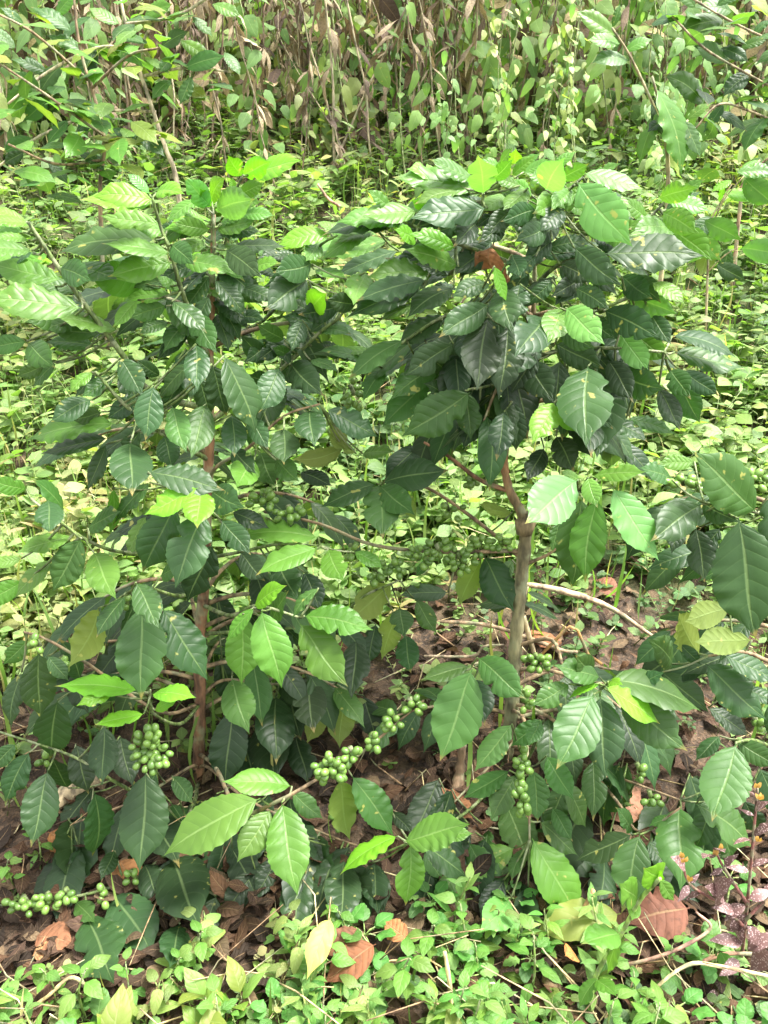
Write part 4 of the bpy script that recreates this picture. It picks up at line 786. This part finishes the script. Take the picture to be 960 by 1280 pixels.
# tall weed with an oblique green stem, lower right
b = ground_hit(735, 1275); Yt = b[1]; r = thing('tall_weed', b, 'tall weed with oblique smooth green stem and pointed opposite leaves', 'weed'); s, a = MB(), MB()
pts = [b] + [at(x, y, Yt - .02*i, 0) for i, (x, y) in enumerate(((745, 1220), (775, 1170), (800, 1125), (825, 1098)))]; tube(s, smooth(pts, 5), [.004, .0028], (.24, .38, .09), 7); s.build('stem', M_STEM, r, b)
traced(a, parse("775 1168 728 1180 .4 l;775 1170 760 1215 .3 l;797 1128 790 1150 .5 l;797 1125 775 1105 .4 l;825 1100 805 1085 .5 y;825 1100 842 1125 .5 l;822 1095 828 1088 .5 y;747 1222 725 1258 .4 l;745 1225 770 1245 .4 l", 0), Yt - .04, b); a.build('foliage', M_WEED, r, b)
# ---- spotted purple weed
b = ground_hit(925, 1215); Ys = b[1] - .03; r = thing('spotted_weed', b, 'purple weed with pink speckled leaves and yellow bud tips', 'weed'); s, a, f = MB(), MB(), MB()
main = [(930, 1225), (932, 1150), (938, 1090), (943, 1030), (947, 985)]; br1 = [(932, 1160), (900, 1130), (862, 1105), (853, 1075)]; br2 = [(934, 1130), (905, 1085), (895, 1065)]; br3 = [(932, 1150), (960, 1120)]
for k, st in enumerate((main, br1, br2, br3)): tube(s, smooth([b] + [at(x, y, Ys - .02*k, 0) for x, y in st[1:]] if k == 0 else [at(x, y, Ys - .02*(k > 0), 0) for x, y in st], 5), [.003, .0016], (.17, .07, .06), 6)
rows = "938 1090 905 1080 .4;938 1085 965 1070 .4;940 1050 915 1050 .35;941 1045 968 1025 .4;944 1020 922 1010 .3;944 1015 958 998 .4;946 1000 938 985 .4;934 1130 900 1150 .5;934 1125 970 1110 .5;932 1150 915 1185 .5;932 1155 960 1190 .5;905 1125 888 1105 .6;895 1125 905 1095 .6;880 1115 850 1125 .4;862 1105 848 1130 .4;862 1105 875 1090 .4;856 1085 845 1070 .5;905 1085 885 1095 .4;905 1085 920 1065 .4;897 1068 905 1055 .4;930 1180 885 1170 .5;932 1190 975 1160 .5;920 1140 892 1130 .5;915 1140 935 1170 .6;955 1125 975 1095 .5;900 1240 880 1255 .5;925 1200 900 1220 .5;955 1180 945 1215 .6;870 1105 858 1095 .4;890 1075 878 1062 .4"
for q in rows.split(';'):
    x0, y0, x1, y1, rt = map(float, q.split()); B_, T_ = at(x0, y0, Ys - .02, 0), at(x1, y1, Ys - .02 + random.uniform(-.03, .02), 0); L = np.linalg.norm(T_ - B_)
    leaves(a, B_, T_ - B_, nrm(CAM - B_)*.6 + RNG.normal(size=3)*.4 + (0, 0, .5), L*.92, L*rt*.40, np.array([(.14, .075, .07)])*random.uniform(.7, 1.3), 'ovate', 6, 12, .08, .25, .2, 3., curl=.4)
for x, y in ((852, 1073), (862, 1102), (900, 1063), (950, 1000), (893, 1070), (947, 1052), (945, 985), (855, 1078)):
    p = at(x, y, Ys - .03, 0)
    f = MB()
    for k in range(3): leaves(f, p, (RNG.normal()*.4, RNG.normal()*.3, 1.), (0, -1., .2), .011, .003, np.array([(.55, .30, .08)]), 'ovate', 3, 6, .1, .3, .1, 2.)
    f.build('bud', M_WEED, r, b)
s.build('stem', M_STEM, r, b); a.build('foliage', M_SPOT, r, b)

# ================================================================== LIGHT AND CAMERA SETTINGS
EL, AZ = R(66), R(98)      # sun high, behind the plants and to the right; AZ measured from +Y towards +X
sd = np.array([math.sin(AZ)*math.cos(EL), math.cos(AZ)*math.cos(EL), math.sin(EL)])
ld = bpy.data.lights.new('sun', 'SUN'); lo = bpy.data.objects.new('sun', ld); C.objects.link(lo)
ld.energy = 2.6; ld.angle = R(17); ld.color = (1, .965, .88); lo.rotation_euler = Vector(tuple(sd)).to_track_quat('Z', 'Y').to_euler()
w = bpy.data.worlds.new('World'); bpy.context.scene.world = w; w.use_nodes = True; nt = w.node_tree; nt.nodes.clear()
sky = nt.nodes.new('ShaderNodeTexSky'); sky.sky_type = 'NISHITA'; sky.sun_disc = False; sky.sun_elevation = EL; sky.sun_rotation = AZ; sky.dust_density = 4.; sky.air_density = 1.0
bg = nt.nodes.new('ShaderNodeBackground'); bg.inputs[1].default_value = .15; ow = nt.nodes.new('ShaderNodeOutputWorld'); hs = nt.nodes.new('ShaderNodeHueSaturation'); hs.inputs['Saturation'].default_value = .08; nt.links.new(sky.outputs[0], hs.inputs['Color']); nt.links.new(hs.outputs[0], bg.inputs[0]); nt.links.new(bg.outputs[0], ow.inputs[0])
sc = bpy.context.scene; sc.view_settings.view_transform = 'Standard'; sc.view_settings.look = 'None'; sc.view_settings.exposure = 2.2; sc.view_settings.gamma = 1; sc.view_settings.use_curve_mapping = False
sc.cycles.max_bounces = 8; sc.cycles.transmission_bounces = 4; sc.cycles.diffuse_bounces = 4; sc.cycles.use_denoising = True
